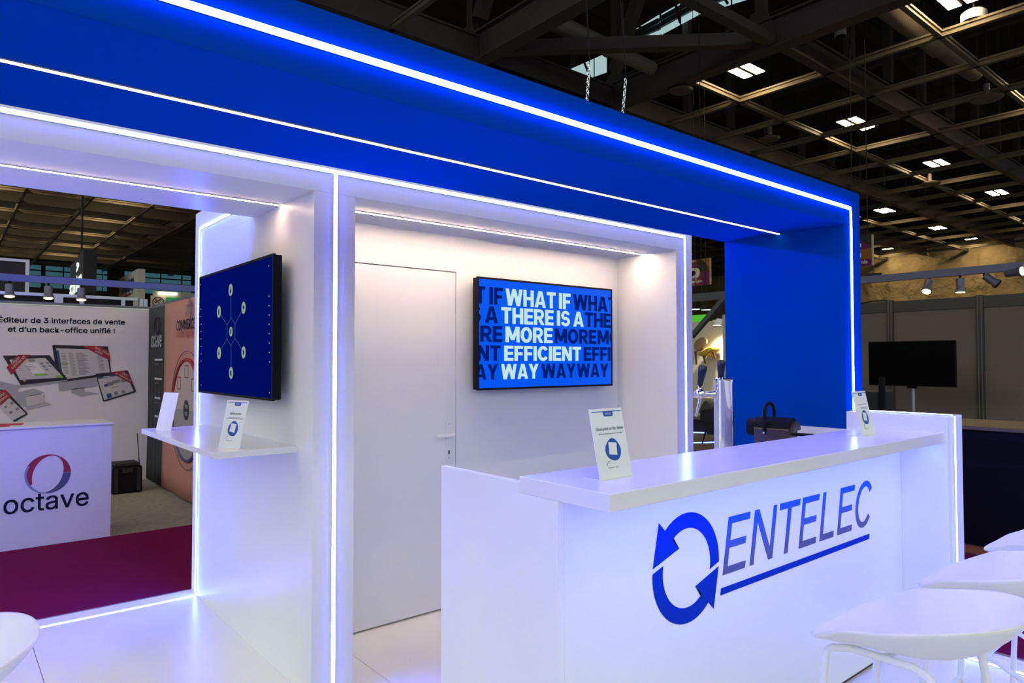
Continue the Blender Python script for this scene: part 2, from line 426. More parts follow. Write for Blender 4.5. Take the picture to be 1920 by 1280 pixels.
def LE(wd): return [[(0, 0), (wd, 0), (wd, T_), (T_, T_), (T_, .094), (wd - .013, .094), (wd - .013, .094 + T_), (T_, .094 + T_), (T_, H_ - T_), (wd, H_ - T_), (wd, H_), (0, H_)]]
letter(LE(.150), 2.259)
letter([[(0, 0), (.027, 0), (.027, .163), (.136, 0), (.167, 0), (.167, H_), (.140, H_), (.140, .047), (.031, H_), (0, H_)]], 2.443)
letter([[(.0685, 0), (.0975, 0), (.0975, H_ - T_), (.166, H_ - T_), (.166, H_), (0, H_), (0, H_ - T_), (.0685, H_ - T_)]], 2.634)
letter(LE(.148), 2.823)
letter([[(0, 0), (.130, 0), (.130, T_), (T_, T_), (T_, H_), (0, H_)]], 3.006)
letter(LE(.145), 3.173)
co = []; ci = []
for k in range(41):
    a = math.radians(38 + (360 - 76) * k / 40)
    co.append((.092 + .092 * math.cos(a), .105 + .110 * math.sin(a))); ci.append((.092 + .064 * math.cos(a), .105 + .083 * math.sin(a)))
letter([co + ci[::-1]], 3.344)
m.build('lettering', GRAD, CT, label='slanted capitals shading from blue to grey')
MB().prism([(x, YL, z) for x, z in ((2.243, .626), (3.505, .626), (3.5105, .651), (2.2485, .651))], (0, -.0012, 0)).build('underline_bar', LOGOB, CT)

wg = thing('end_wall', (4.0, 1.52, 0), 'low white end wall closing the counter beside the blue pier', 'wall', kind='structure')
MB().box(XB0, 1.2715, .0004, 4.1109, YB0 - .0005, 1.2138).build('end_wall_body', W_PANEL, wg, bevel=.002)

# ------------------------------------------------------------------ wall shelf
sh = thing('wall_shelf', (1.28, 3.8, 1.076), 'white shelf fixed to the tall wall under the left television', 'shelf')
MB().box(.9076, 3.102, 1.0759, XP - .0004, 4.4865, 1.1035).build('shelf_board', W_TOP, sh, bevel=.0012)

# ------------------------------------------------------------------ televisions
def tv_frame(t, o, ux, n, wd, ht, dp, bez, screen_mat):
    """o = lower-left front corner; ux along width; n towards viewer"""
    o, ux, n = Vector(o), Vector(ux), Vector(n)
    def q(a, b): return [o + ux * a + Z3 * b]
    def box(a0, b0, a1, b1, d0, d1, name, mt, bv=0, par=t):
        mb = MB(); pts = [o + ux * a + Z3 * b + n * d0 for a, b in ((a0, b0), (a1, b0), (a1, b1), (a0, b1))]
        mb.prism(pts, n * (d1 - d0)); return mb.build(name, mt, par, bevel=bv)
    box(.004, .004, wd - .004, ht - .004, -dp, -.012, 'rear_case', BLACK, .004)
    fr = MB()
    for a0, b0, a1, b1 in ((0, 0, wd, bez), (0, ht - bez, wd, ht), (0, bez, bez, ht - bez), (wd - bez, bez, wd, ht - bez)):
        fr.prism([o + ux * a + Z3 * b - n * .0119 for a, b in ((a0, b0), (a1, b0), (a1, b1), (a0, b1))], n * .0119)
    fr.build('bezel', BLACK, t)
    return box(bez, bez, wd - bez, ht - bez, -.0118, -.003, 'screen', screen_mat)

SCR = mat('lit_blue_screen', (.002, .01, .05), .3, spec=.06, emit=((.0, .085, .80), 1.0), noise=.01)
SCT = emis('screen_pale_letters', (.55, .80, .82), .95)
SCD = emis('screen_navy_letters', (.0, .012, .155), 1.0)
YT = 3.390
tv = thing('television', (3.15, YT, 1.3155), 'wall television in the niche showing WHAT IF slogan in white letters', 'television')
sc = tv_frame(tv, (2.5371, YT, 1.3155), X3, -Y3, 1.2285, .704, .055, .013, SCR)
MB().box(3.0, YT + .055, 1.50, 3.3, YN - .001, 1.85).build('wall_bracket', BLACK, tv)
def S3(x, y): return P(640 + x / 3, 480 + y / 3, 'y', YT + .003)
xl, xr = 2.5371 + .013, 2.5371 + 1.2285 - .013
clip = [((xl, 0, 0), (-1, 0, 0)), ((xr, 0, 0), (1, 0, 0))]
rows = [('WHAT IF', 923, 1288, 181, 277, (908, 'WHAT IF'), [(1303, 'WHAT IF')]),
        ('THERE IS A', 898, 1362, 286, 378, (880, 'THERE IS A'), [(1368, 'THERE IS A')]),
        ('MORE', 922, 1187, 395, 484, (905, 'MORE'), [(1198, 'MORE'), (1440, 'MORE')]),
        ('EFFICIENT', 915, 1348, 503, 589, (895, 'EFFICIENT'), [(1362, 'EFFICIENT')]),
        ('WAY', 898, 1108, 607, 693, (880, 'WAY'), [(1125, 'WAY'), (1325, 'WAY')])]
for s, a, b, t0, t1, L_, Rr in rows:
    ym = (t0 + t1) / 2; xa, xb = S3(a, ym).x, S3(b, ym).x; z0, z1 = S3(a, t1).z, S3(a, t0).z
    wd = xb - xa; yy = YT + .001; bo = .042
    m1 = MB(); add_heavy(m1, s, (xa, yy, z0), X3, Z3, z1 - z0, wd); m1.build('slogan_line', SCT, sc, label='slogan line ' + s + ' in pale letters')
    for k_, (xx, s2, al) in enumerate([(L_[0], L_[1], 'r')] + [(q_[0], q_[1], 'l') for q_ in Rr]):
        m2 = MB(); add_heavy(m2, s2, (S3(xx, ym).x, yy, z0), X3, Z3, z1 - z0, wd, al, clip); m2.build('repeated_words', SCD, sc, label='dark blue repeat of ' + s)

SCN = mat('lit_navy_screen', (.0, .004, .03), .45, spec=0.0, emit=((.0, .0015, .085), 1.0), noise=.01)
SCI = emis('screen_pale_icons', (.24, .33, .26), 1.0)
SCL = emis('screen_teal_lines', (.015, .11, .22), 1.0)
XT = 1.190
tl = thing('television', (XT, 3.79, 1.3114), 'wall television above the shelf showing a hub diagram with six icons', 'television')
sl = tv_frame(tl, (XT, 4.3935, 1.3114), -Y3, -X3, 1.2075, .693, .045, .012, SCN)
MB().box(XT + .045, 3.6, 1.48, XP - .001, 4.0, 1.83).build('wall_bracket', BLACK, tl)
def S4(x, y, d=.002): return P(360 + x / 4.267, 470 + y / 4.267, 'x', XT + d)
icons = [(310, 313), (413, 456), (413, 813), (313, 977), (217, 817), (216, 488)]
ctr = S4(312, 646)
def icon(c, r, shape):
    o = MB().lathe([(r, 0), (r, .001)], (XT + .002, c.y, c.z), N_X, 28).build('icon_disc', SCI, sl)
    if shape:
        md = MB(); md.prism([(XT + .0008, c.y + a * r, c.z + b * r) for a, b in shape], (-.0006, 0, 0)); md.build('icon_symbol', SCN, sl)
    return o
SHP = [((-.28, -.5), (.28, -.5), (.28, 0), (.12, .1), (.12, .5), (-.12, .5), (-.12, .1), (-.28, 0)), ((-.32, .3), (.32, .3), (.32, 0), (0, -.4), (-.32, 0)),
       ((-.18, -.4), (.18, -.4), (.3, .1), (.18, .4), (-.18, .4), (-.3, .1)), ((-.3, -.42), (.3, -.42), (.3, .42), (-.3, .42)), ((-.28, -.3), (.28, -.3), (0, .42)), ((-.22, -.42), (.22, -.42), (.22, .42), (-.22, .42))]
for k, (x, y) in enumerate(icons):
    c = S4(x, y); r = abs(S4(x, y - 48).z - c.z); icon(c, r, SHP[k])
    d = Vector((0, c.y - ctr.y, c.z - ctr.z)); L = d.length; d.normalize()
    MB().bar(ctr + d * .072, ctr + d * (L - r), .0022, .0012, N_X).build('link_line', SCL, sl)
hx_ = [ctr + Vector((0, .075 * math.sin(k * PI / 3), .075 * math.cos(k * PI / 3))) for k in range(6)]
MB().tube(hx_, .0011, 5, True).build('hexagon_outline', SCL, sl)
icon(ctr, .026, ((-.25, -.5), (.25, -.5), (.25, .5), (-.25, .5)))
for x, y in [(615, 120), (617, 363), (617, 438), (618, 513), (618, 588), (618, 663), (619, 738), (619, 813), (620, 888), (620, 1135), (70, 272), (72, 468), (72, 525), (73, 588), (73, 645), (73, 705), (74, 764), (74, 824), (74, 883), (74, 1073)]:
    c = S4(x, y); MB().lathe([(.0035, 0), (.0035, .001)], (XT + .002, c.y, c.z), N_X, 10).build('edge_dot', SCI, sl)

# ------------------------------------------------------------------ acrylic L-stands with leaflets
def blob(cu, cv, ru, rv):
    rr = [1.0, .96, .93, .95, 1.0, 1.02, .97, .93, .95, 1.0, 1.03, 1.04, 1.0, .96, .93, .94, .98, 1.0, 1.0, 1.0]
    n = len(rr); return [(cu + ru * rr[k] * math.cos(2 * PI * k / n), cv + rv * rr[k] * math.sin(2 * PI * k / n)) for k in range(n)]
def sign(a, ang, wd, label, head, sub, lean=.047, foot=.075):
    """a: lower front-left corner on its support; ang: heading of the lower edge"""
    t = thing('sign_stand', a, label, 'sign', 'acrylic leaflet stands')
    e = Vector((math.cos(ang), math.sin(ang), 0)); back = Vector((-e.y, e.x, 0))
    a = Vector(a) + Z3 * .0004; up = (Z3 * .214 + back * lean); n = e.cross(up).normalized()
    UL = up.length; uz = up / UL
    def q(u, v, d=.0): return a + e * (u * wd) + uz * (v * UL) + n * d
    MB().prism([q(0, 0), q(1, 0), q(1, 1), q(0, 1)], -n * .003).build('acrylic_panel', ACRY, t, bevel=.0006)
    MB().prism([a + back * .003, a + e * wd + back * .003, a + e * wd + back * foot, a + back * foot], Z3 * .003).build('foot', ACRY, t, bevel=.0006)
    if head is None: return t
    lf = MB().prism([q(.025, .015, .0003), q(.975, .015, .0003), q(.975, .975, .0003), q(.025, .975, .0003)], n * .0004).build('leaflet', PAPER, t)
    def flat(nm, mt, pts, d): MB().prism([q(u, v, d) for u, v in pts], n * .0003).build(nm, mt, lf)
    def word(nm, mt, s_, u, v, cp, wf, bo=0, al='c', d=.0011):
        mk = MB(); add_text(mk, s_, q(u, v, d), e, uz, cp, wd * wf, bo, al); mk.build(nm, mt, lf)
    flat('header_line', INKB, [(.06, .950), (.97, .950), (.97, .963), (.06, .963)], .0008)
    flat('header_tab', INKB, [(.40, .900), (.43, .885), (.66, .885), (.69, .900), (.69, .9499), (.40, .9499)], .0008)
    flat('blue_blob', INKB, blob(.53, .405, .235, .165), .0008)
    flat('blank_card', PAPER, [(.385, .345), (.625, .325), (.655, .50), (.415, .52)], .0012)
    word('tab_word', PAPER, 'ENTELEC', .455, .908, .0062, .19, 0, 'l', .0013)
    for (u, v), s_, cp, wf in head: word('heading', INKK, s_, u, v, cp, wf, .006)
    word('scan_note', INKK, 'Scannez-moi !', .30, .150, .0052, .30, 0, 'l')
    MB().tube([q(.285, .185, .001), q(.29, .215, .001), q(.315, .24, .001), q(.345, .25, .001)], .0004, 5).build('curved_arrow', INKK, lf)
    flat('arrow_head', INKK, [(.335, .238), (.372, .252), (.335, .262)], .0009)
    for (u0, u1, v) in sub: flat('text_line', INKG, [(u0, v), (u1, v), (u1, v + .008), (u0, v + .008)], .0009)
    return t
sign((1.546, 1.444, 1.1332), 0, .150, 'leaflet stand nearest on the counter, about a free ebook', [((.53, .69), 'Ebook gratuit sur Sky-Walker', .0088, .84), ((.53, .63), 'Renforcez votre sûreté et sécurité avec Sky-Walker', .004, .72)], [])
sign((3.400, 1.470, 1.1332), 0, .142, 'leaflet stand at the far end of the counter by the low end wall', [], [(.28, .84, .70), (.34, .82, .625), (.38, .80, .60)])
sign((.980, 3.284, 1.1035), math.atan2(-.122, .056), .134, 'leaflet stand on the shelf with its printed face turned to the room', [((.52, .70), 'Planifiez une démo', .0088, .52)], [(.22, .86, .635), (.14, .92, .61)], .050)
sign((.953, 4.349, 1.1035), math.radians(288), .145, 'blank backed leaflet stand at the far end of the shelf', None, [], .047)

# ------------------------------------------------------------------ bar stools
def stool_proto(name):
    t = bpy.data.objects.new(name, None); COL.objects.link(t)
    bm = bmesh.new(); NA, NR = 72, 12
    def outline(th):                          # th = 0 at the front (+y), pi at the back
        c, s = math.cos(th), math.sin(th)
        n = 5.5 if c > 0 else 2.2
        a = .262; b = .215 if c > 0 else .262
        r = 1 / ((abs(s) / a) ** n + (abs(c) / b) ** n) ** (1 / n)
        return Vector((r * s, r * c))
    def rimh(th):
        c = math.cos(th)
        x = min(1, max(0, (.72 - c) / .42)); x = x * x * (3 - 2 * x)
        y = min(1, max(0, (.5 - c) / 1.5)); y = y * y * (3 - 2 * y)
        return .050 * x + .065 * y
    rings = []
    for k in range(1, NR + 1):
        f = k / NR; ring = []
        for i in range(NA):
            th = 2 * PI * i / NA; o = outline(th) * (f ** .92)
            g = f ** 2.4
            front = max(0, math.cos(th)) ** 2
            z = -.034 * (1 - f * f) + rimh(th) * g - .010 * f ** 6 * max(0, math.cos(th)) ** 1.0
            ring.append(bm.verts.new((o.x, o.y, z)))
        rings.append(ring)
    c = bm.verts.new((0, 0, -.034))
    for i in range(NA): bm.faces.new((c, rings[0][i], rings[0][(i + 1) % NA]))
    for a, b in zip(rings, rings[1:]):
        for i in range(NA): bm.faces.new((a[i], b[i], b[(i + 1) % NA], a[(i + 1) % NA]))
    mb = MB(); mb.bm = bm
    o = mb.build('seat_shell', [STOOLW, STOOLE], t, smooth=True, local=True)
    o.location.z = .744
    so = o.modifiers.new('thickness', 'SOLIDIFY'); so.thickness = .012; so.offset = 1; so.material_offset_rim = 1; so.use_even_offset = True
    sb = o.modifiers.new('smooth', 'SUBSURF'); sb.levels = 1; sb.render_levels = 1
    zt = .702
    def leg_pts(sx, sy):
        ya, yb, yc, yd, ye = (.115, .160, .176, .205, .225) if sy > 0 else (-.045, -.085, -.102, -.165, -.215)
        top = Vector((sx * .150, ya, zt)); k1 = Vector((sx * .165, yb, zt - .008)); k2 = Vector((sx * .172, yc, zt - .035))
        kn = Vector((sx * .195, yd, .30)); ft = Vector((sx * .215, ye, .009))
        return [top, k1, (k1 + k2) / 2 + Vector((sx * .003, .004 * sy, .004)), k2, kn, ft]
    for sx in (-1, 1):
        for sy in (-1, 1):
            MB().tube(leg_pts(sx, sy), .0105, 12).build('leg', STOOLL, t, smooth='auto', local=True)
        MB().tube([(sx * .150, -.047, zt), (sx * .150, .117, zt)], .0105, 12).build('under_seat_rail', STOOLL, t, smooth='auto', local=True)
        MB().tube([(sx * .195, .205, .30), (sx * .207, -.193, .125)], .0095, 12).build('foot_rail', STOOLL, t, smooth='auto', local=True)
    MB().tube([(-.150, .04, zt), (-.08, .04, zt - .016), (.08, .04, zt - .016), (.150, .04, zt)], .009, 10).build('cross_rail', STOOLL, t, smooth='auto', local=True)
    MB().tube([(-.195, .205, .30), (.195, .205, .30)], .0095, 12).build('foot_rail', STOOLL, t, smooth='auto', local=True)
    return t
def copy_tree(o, parent=None):
    c = o.copy(); COL.objects.link(c); c.parent = parent
    for ch in list(o.children): copy_tree(ch, c)
    return c
st = stool_proto('bar_stool')
spots = [((2.105, .770, 0), 0, 'white shell bar stool nearest in front of the counter lettering'),
         ((2.795, .742, 0), 0, 'white shell bar stool in the middle of the row at the counter'),
         ((3.48, .742, 0), 0, 'white shell bar stool farthest along the counter, by the end wall'),
         ((-.07, 2.05, 0), math.radians(90), 'white shell stool cut off by the left edge, on the passage floor')]
for i, (loc, rz, lab) in enumerate(spots):
    s = st if i == 0 else copy_tree(st)
    s.location = loc; s.rotation_euler = (0, 0, rz)
    tag(s, lab, 'stool', 'white shell bar stools')

# ------------------------------------------------------------------ behind the counter: beer tap and appliance
tp = thing('beer_tap', (3.237, 2.12, .955), 'chrome beer tap column with two dark handles behind the counter', 'beer tap')
BX, BY = 3.237, 2.120
MB().lathe([(.062, 0), (.062, .012), (.050, .016), (.050, .430), (.0515, .434), (.0515, .446), (.046, .452)], (BX, BY, .9552), n=40).build('column', CHROME, tp, smooth='auto')
def faucet(dx, dy, z0, hz):
    d = Vector((dx, dy, 0)).normalized(); b = Vector((BX, BY, z0))
    f = MB().tube([b + d * .048, b + d * .062, b + d * .064, b + d * .078, b + d * .080, b + d * .110], [.020, .020, .016, .016, .013, .013], 18).build('shank', CHROME, tp, smooth='auto')
    c = b + d * .128
    MB().lathe([(.001, -.030), (.014, -.026), (.024, -.017), (.029, -.004), (.029, .006), (.024, .018), (.014, .026), (.009, .030), (.009, .045)], c, (0, 0, 1), 24).build('valve_body', CHROME, f, smooth=True)
    MB().tube([c + Vector((0, 0, -.02)), c + d * .006 + Vector((0, 0, -.05)), c + d * .022 + Vector((0, 0, -.120))], [.010, .0095, .008], 14).build('spout', CHROME, f, smooth='auto')
    h = c + Vector((0, 0, .045)); u = (Z3 * 1.0 + Vector((.77, -.64, 0)) * hz).normalized()
    HND = bpy.data.materials.get('navy_handle') or mat('navy_handle', (.006, .010, .035), .18, noise=.05)
    MB().lathe([(.008, 0), (.0145, .002), (.0165, .03), (.022, .075), (.0235, .098), (.020, .108), (.010, .112)], h, u, 20).build('tap_handle', HND, f, smooth='auto')
faucet(-.77, .64, 1.318, .17)
faucet(.76, .65, 1.345, .05)

ap = thing('countertop_appliance', (3.62, 1.93, .955), 'black dome-lidded appliance with an arched handle behind the counter', 'appliance')
a0 = Vector((3.62, 2.20, .965)); ax = Vector((.13, -.99, 0)).normalized(); ay = Vector((-ax.y, ax.x, 0)); LEN = .30
def ap_pt(l, s, h): return a0 + ax * l + ay * s + Z3 * h
def half(l0, l1, r, z0, n=14):
    mb = MB(); prof = [(r * math.cos(PI * k / n), z0 + r * math.sin(PI * k / n)) for k in range(n + 1)]
    mb.prism([ap_pt(l0, s, h) for s, h in prof], ax * (l1 - l0)); return mb
BROWN = mat('dark_brown_case', (.035, .022, .018), .35, noise=.1)
MB().prism([ap_pt(.05, s, h) for s, h in ((-.062, .0004), (.062, .0004), (.062, .150), (-.062, .150))], ax * .20).build('case', BROWN, ap, bevel=.004)
half(.05, .25, .063, .151).build('domed_lid', BLACK, ap, smooth='auto')
half(.250, .272, .052, .145).build('end_cap', BROWN, ap, smooth='auto')
MB().lathe([(.040, 0), (.052, .006), (.052, .055)], ap_pt(-.006, 0, .150), ax, 24).build('round_tank', BLACK, ap, smooth='auto')
GOLD = mat('gold_trim', (.55, .38, .12), .3, metal=1, noise=.03)
MB().prism([ap_pt(.052, -.0622, .1495), ap_pt(.248, -.0622, .1495), ap_pt(.248, -.0622, .1525), ap_pt(.052, -.0622, .1525)], -ay * .0015).build('gold_line', GOLD, ap)
hp_ = [ap_pt(.115, -.066 , .120)]
pts = [ap_pt(.115, -.067, .120), ap_pt(.115, -.067, .20)] + [ap_pt(.115 + .0, -.067 * math.cos(a), .235 + .055 * math.sin(a)) for a in [PI * k / 12 for k in range(13)]] + [ap_pt(.115, .067, .20), ap_pt(.115, .067, .120)]
MB().tube(pts, .0105, 10).build('arched_handle', BLACK, ap, smooth='auto')
MB().lathe([(.006, 0), (.006, .004)], ap_pt(.115, -.076, .128), -ay, 14).build('handle_pivot', CHROME, ap)
MB().prism([ap_pt(.255, s, h) for s, h in ((-.05, .120), (.05, .120), (.05, .128), (-.05, .128))], ax * .09).build('drip_tray', BLACK, ap, bevel=.003)

# ================================================================== NEIGHBOUR STAND, LEFT
YO, YW, XS = 6.851, 9.833, 2.069                 # counter front, backdrop, side wall
oc = thing('reception_counter', (.3, 7.1, ZH), 'white reception counter with red and blue ring logo, at the left edge', 'counter')
CW = mat('satin_white_laminate', (.62, .62, .66), .5, noise=.01)
q0, q1 = P(207, 1005, 'y', YO), P(207, 793, 'y', YO)
zt = q1.z
MB().box(-1.1, YO, ZH + .0004, q0.x, YO + .5, zt - .012).build('body', CW, oc, bevel=.002)
MB().box(-1.12, YO - .015, zt - .0118, q0.x + .015, YO + .52, zt + .006).build('top', CW, oc, bevel=.004)
RED = mat('red_print', (.26, .010, .035), .6, noise=.03)
SLATE = mat('slate_print', (.06, .07, .15), .6, noise=.03)
SLATE2 = mat('pale_slate_print', (.20, .24, .36), .6, noise=.03)
def oring(name, mt, segs, y):
    for (a0_, a1_, full) in segs:
        out, inn = [], []
        for k in range(33):
            a = math.radians(a0_ + (a1_ - a0_) * k / 32); ca, sa = math.cos(a), math.sin(a)
            tl = math.radians(-17); dx, dz = ca * math.cos(-tl) - sa * math.sin(-tl), ca * math.sin(-tl) + sa * math.cos(-tl)
            ri_ = 1 / math.sqrt((dx / .104) ** 2 + (dz / .152) ** 2); ro_ = .160
            if not full: ri_ = max(ri_, ro_ - .016)
            ri_ = min(ri_, ro_ - .003)
            out.append((.6945 + ro_ * ca, .567 + ro_ * sa)); inn.append((.6945 + ri_ * ca, .567 + ri_ * sa))
        MB().prism([(x, y, z) for x, z in out + inn[::-1]], (0, -.002, 0)).build(name, mt, oc)
oring('ring_red', RED, [(58, 215, True), (0, 57, True)], YO - .0005)
oring('ring_slate', SLATE, [(-95, -1, True)], YO - .0005)
oring('ring_pale', SLATE2, [(150, 264, False)], YO - .0027)
m = MB(); a, b = P(6, 963, 'y', YO - .002), P(166, 948, 'y', YO - .002); c = P(6, 926, 'y', YO - .002)
add_text(m, 'octave', (a.x, YO - .002, (a.z + b.z) / 2), X3, Z3, .150, b.x - a.x, .006)
m.build('name_lettering', INKK, oc, label='dark lower case lettering')
LEAFR = mat('red_leaflet', (.45, .02, .03), .5, noise=.1, nscale=20)
for i, (x, y, a, lab) in enumerate(((.30, 7.02, .3, 'red leaflet lying front on the left reception counter'), (.42, 7.16, -.15, 'red leaflet lying to the rear right on the left reception counter'), (.20, 7.22, .1, 'red leaflet lying at the back of the left reception counter'))):
    c, s = math.cos(a), math.sin(a)
    pts = [(x + c * u - s * v, y + s * u + c * v, zt + .0065) for u, v in ((-.12, -.09), (.12, -.09), (.12, .09), (-.12, .09))]
    tag(MB().prism(pts, (0, 0, .004)).build('leaflet', LEAFR), lab, 'leaflet', 'red leaflets on the reception counter')

bd = thing('printed_backdrop', (0, YW, ZH), 'white fabric backdrop printed with shop screens and a French headline', 'backdrop')
FAB = mat('white_print_fabric', (.68, .64, .62), .8, noise=.04, nscale=2, bump=.1)
wt = P(277, 579, 'y', YW).z
MB().box(-1.6, YW, ZH + .0004, XS - .01, YW + .05, wt).build('fabric', FAB, bd)
DKP = mat('print_black', (.012, .012, .018), .7, noise=.05); LTP = mat('print_screen_white', (.50, .47, .44), .7, noise=.03)
GRP = mat('print_grey', (.34, .33, .33), .7, noise=.03); GNP = mat('print_green', (.22, .42, .06), .7, noise=.03)
RDP = mat('print_red', (.33, .012, .02), .7, noise=.03); NVP = mat('print_navy', (.03, .06, .20), .7, noise=.03); ORP = mat('print_orange', (.6, .25, .02), .7, noise=.02)
MIDP = mat('print_text_grey', (.20, .19, .19), .7, noise=.1); SDP = mat('print_shadow_grey', (.40, .375, .36), .8, noise=.03)
def B3(x, y, d): 
    p = P(x / 5.819, 580 + y / 5.819, 'y', YW); return (p.x, YW - d, p.z)
def pp(mb, pts, d): mb.prism([B3(x, y, d) for x, y in pts], (0, -.0012, 0))
def ptext(mb, s, a, b, cap, d, bold=.0, sh=None):
    A_, B_ = Vector(B3(*a, d)), Vector(B3(*b, d)); ux = (B_ - A_); L = ux.length; ux.normalize(); uz = Vector((-ux.z, 0, ux.x))
    add_text(mb, s, A_, ux, uz, cap / 5.819 / FPX * 9.1, L, bold)
m = MB(); ptext(m, 'Éditeur de 3 interfaces de vente', (-20, 140), (1362, 166), 52, .003, .017); ptext(m, 'et d\u2019un back-office unifié !', (85, 243), (1253, 262), 52, .003, .017)
m.build('headline', INKK, bd, label='headline Editeur de 3 interfaces de vente')
def dev(name, layers):
    par = None
    for nm, mt, polys, d in layers:
        mb = MB()
        for pl in polys: pp(mb, pl, d)
        o = mb.build(nm, mt, par or bd)
        if par is None: par = o
    return par
def lerp(a, b, t): return (a[0] + (b[0] - a[0]) * t, a[1] + (b[1] - a[1]) * t)
def on(qd, u, v): return lerp(lerp(qd[0], qd[1], u), lerp(qd[3], qd[2], u), v)
def patch(qd, u0, v0, u1, v1): return [on(qd, u0, v0), on(qd, u1, v0), on(qd, u1, v1), on(qd, u0, v1)]
im = [(612, 424), (1160, 440), (1200, 690), (668, 768)]
lines = [patch(im, .23, .14 + .038 * k, .23 + .07 + .02 * ((k * 7) % 3), .155 + .038 * k) for k in range(21)] + [patch(im, .38, .14 + .038 * k, .52 + .03 * ((k * 5) % 4), .158 + .038 * k) for k in range(21)] + [patch(im, .80, .20 + .05 * k, .90, .218 + .05 * k) for k in range(14)] + [patch(im, .08, .16 + .05 * k, .17, .178 + .05 * k) for k in range(14)]
dm = dev('printed_monitor', [('printed_monitor', DKP, [[(568, 392), (585, 386), (1168, 402), (1180, 410), (1215, 700), (1040, 742), (632, 798)]], .002),
    ('print_screen', LTP, [im], .0035), ('print_chin', GRP, [[(632, 800), (1045, 742), (1062, 838), (648, 893)], [(778, 868), (925, 848), (925, 892), (1085, 915), (885, 950), (778, 912)]], .0035),
    ('print_rows', MIDP, lines, .005), ('print_accents', GNP, [patch(im, .05, .47, .20, .51)], .0052), ('print_sidebar', NVP, [patch(im, 0, .06, .045, .75)], .0052)])
tb = [(100, 548), (492, 528), (692, 742), (218, 768)]
pos = dev('printed_till', [('printed_till', DKP, [[(28, 503), (540, 497), (740, 765), (225, 825)]], .006),
    ('print_screen', LTP, [tb], .0075), ('print_body', GRP, [[(0, 783), (180, 825), (185, 815), (225, 827), (738, 767), (732, 778), (540, 815), (212, 850), (195, 870), (205, 1060), (0, 930)]], .0052),
    ('print_accents', GNP, [patch(tb, .40, .75, .70, .85), patch(tb, .84, .88, 1.0, 1.0)], .009), ('print_rows', MIDP, [patch(tb, .50, .04, .68, .15)] + [patch(tb, .40 + .0, .28 + .08 * k, .55, .30 + .08 * k) for k in range(3)] + [patch(tb, .74, .22 + .15 * k, .82, .30 + .15 * k) for k in range(3)] + [patch(tb, .90, .22 + .15 * k, .97, .30 + .15 * k) for k in range(2)] + [patch(tb, .12 + .2 * (k % 2), .36 + .08 * (k // 2), .2 + .2 * (k % 2), .38 + .08 * (k // 2)) for k in range(6)], .009),
    ('print_paler_field', FAB, [patch(tb, .37, .2, .68, .74)], .0082), ('print_badge', ORP, [[(245, 775), (265, 768), (283, 776), (268, 790)]], .0082)])
dev('printed_receipt_printer', [('printed_receipt_printer', GRP, [[(205, 900), (370, 862), (482, 905), (475, 1020), (290, 1066), (210, 1040)]], .0052), ('print_front', LTP, [[(285, 955), (480, 908), (474, 1016), (292, 1062)]], .0068), ('print_slot', DKP, [[(325, 938), (450, 917), (450, 922), (325, 944)]], .008), ('print_shadow', SDP, [[(292, 1068), (478, 1022), (480, 1003), (565, 1035), (280, 1098)]], .0052)])
tq = [(1062, 742), (1372, 690), (1456, 890), (1135, 988)]
tab = dev('printed_tablet', [('printed_tablet', DKP, [[(1040, 706), (1050, 700), (1385, 663), (1398, 672), (1482, 888), (1475, 902), (1138, 1005), (1122, 1000)]], .0055),
    ('print_screen', LTP, [tq], .007), ('print_accents', NVP, [patch(tq, 0, 0, 1, .07), patch(tq, .14, .35, .26, .46), patch(tq, .12, .78, .28, .98)], .0085),
    ('print_rows', MIDP, [patch(tq, .25, .30, .45, .46), patch(tq, .45, .26, .72, .40), patch(tq, .74, .30, .92, .44), patch(tq, .35, .56, .60, .58), patch(tq, .38, .78, .50, .95), patch(tq, .62, .82, .74, .98)], .0085), ('print_white_bar', FAB, [patch(tq, .2, .01, .42, .05)], .0092)])
ph = [(0, 900), (95, 958), (282, 1135), (140, 1210), (0, 1070)]
phn = dev('printed_phone', [('printed_phone', DKP, [[(0, 872), (62, 880), (298, 1128), (302, 1142), (172, 1220), (150, 1222), (0, 1062)]], .0055), ('print_screen', LTP, [ph], .007),
    ('print_rows', MIDP, [[(105, 1015), (135, 1000), (152, 1025), (122, 1042)], [(165, 1080), (195, 1065), (212, 1088), (182, 1105)], [(45, 1060), (72, 1045), (80, 1065), (52, 1080)], [(92, 1120), (122, 1102), (140, 1125), (108, 1142)]], .0085)])
def ribbon(par, pts, texts):
    mb = MB(); pp(mb, pts, .0092); r = mb.build('print_ribbon', RDP, par)
    mt = MB()
    for s, a, b, cp in texts: ptext(mt, s, a, b, cp, .0112, .004)
    mt.build('ribbon_words', LTP, r)
ribbon(pos, [(70, 632), (95, 603), (198, 493), (330, 493), (120, 712)], [('Caisse', (138, 602), (220, 527), 24), ('certifiée NF', (140, 650), (285, 517), 24)])
ribbon(dm, [(885, 392), (1075, 397), (1190, 465), (1205, 562)], [('Back-office', (1030, 422), (1180, 500), 24), ('unifié', (1035, 460), (1110, 497), 24)])
ribbon(tab, [(1195, 686), (1340, 669), (1407, 712), (1457, 825)], [('CMS', (1325, 705), (1380, 733), 22), ('e-commerce', (1258, 702), (1420, 785), 22)])
ribbon(phn, [(0, 885), (60, 875), (127, 940), (0, 1052)], [('Mobilité', (-70, 1010), (62, 920), 24), ('vendeur', (-30, 1040), (92, 940), 24)])

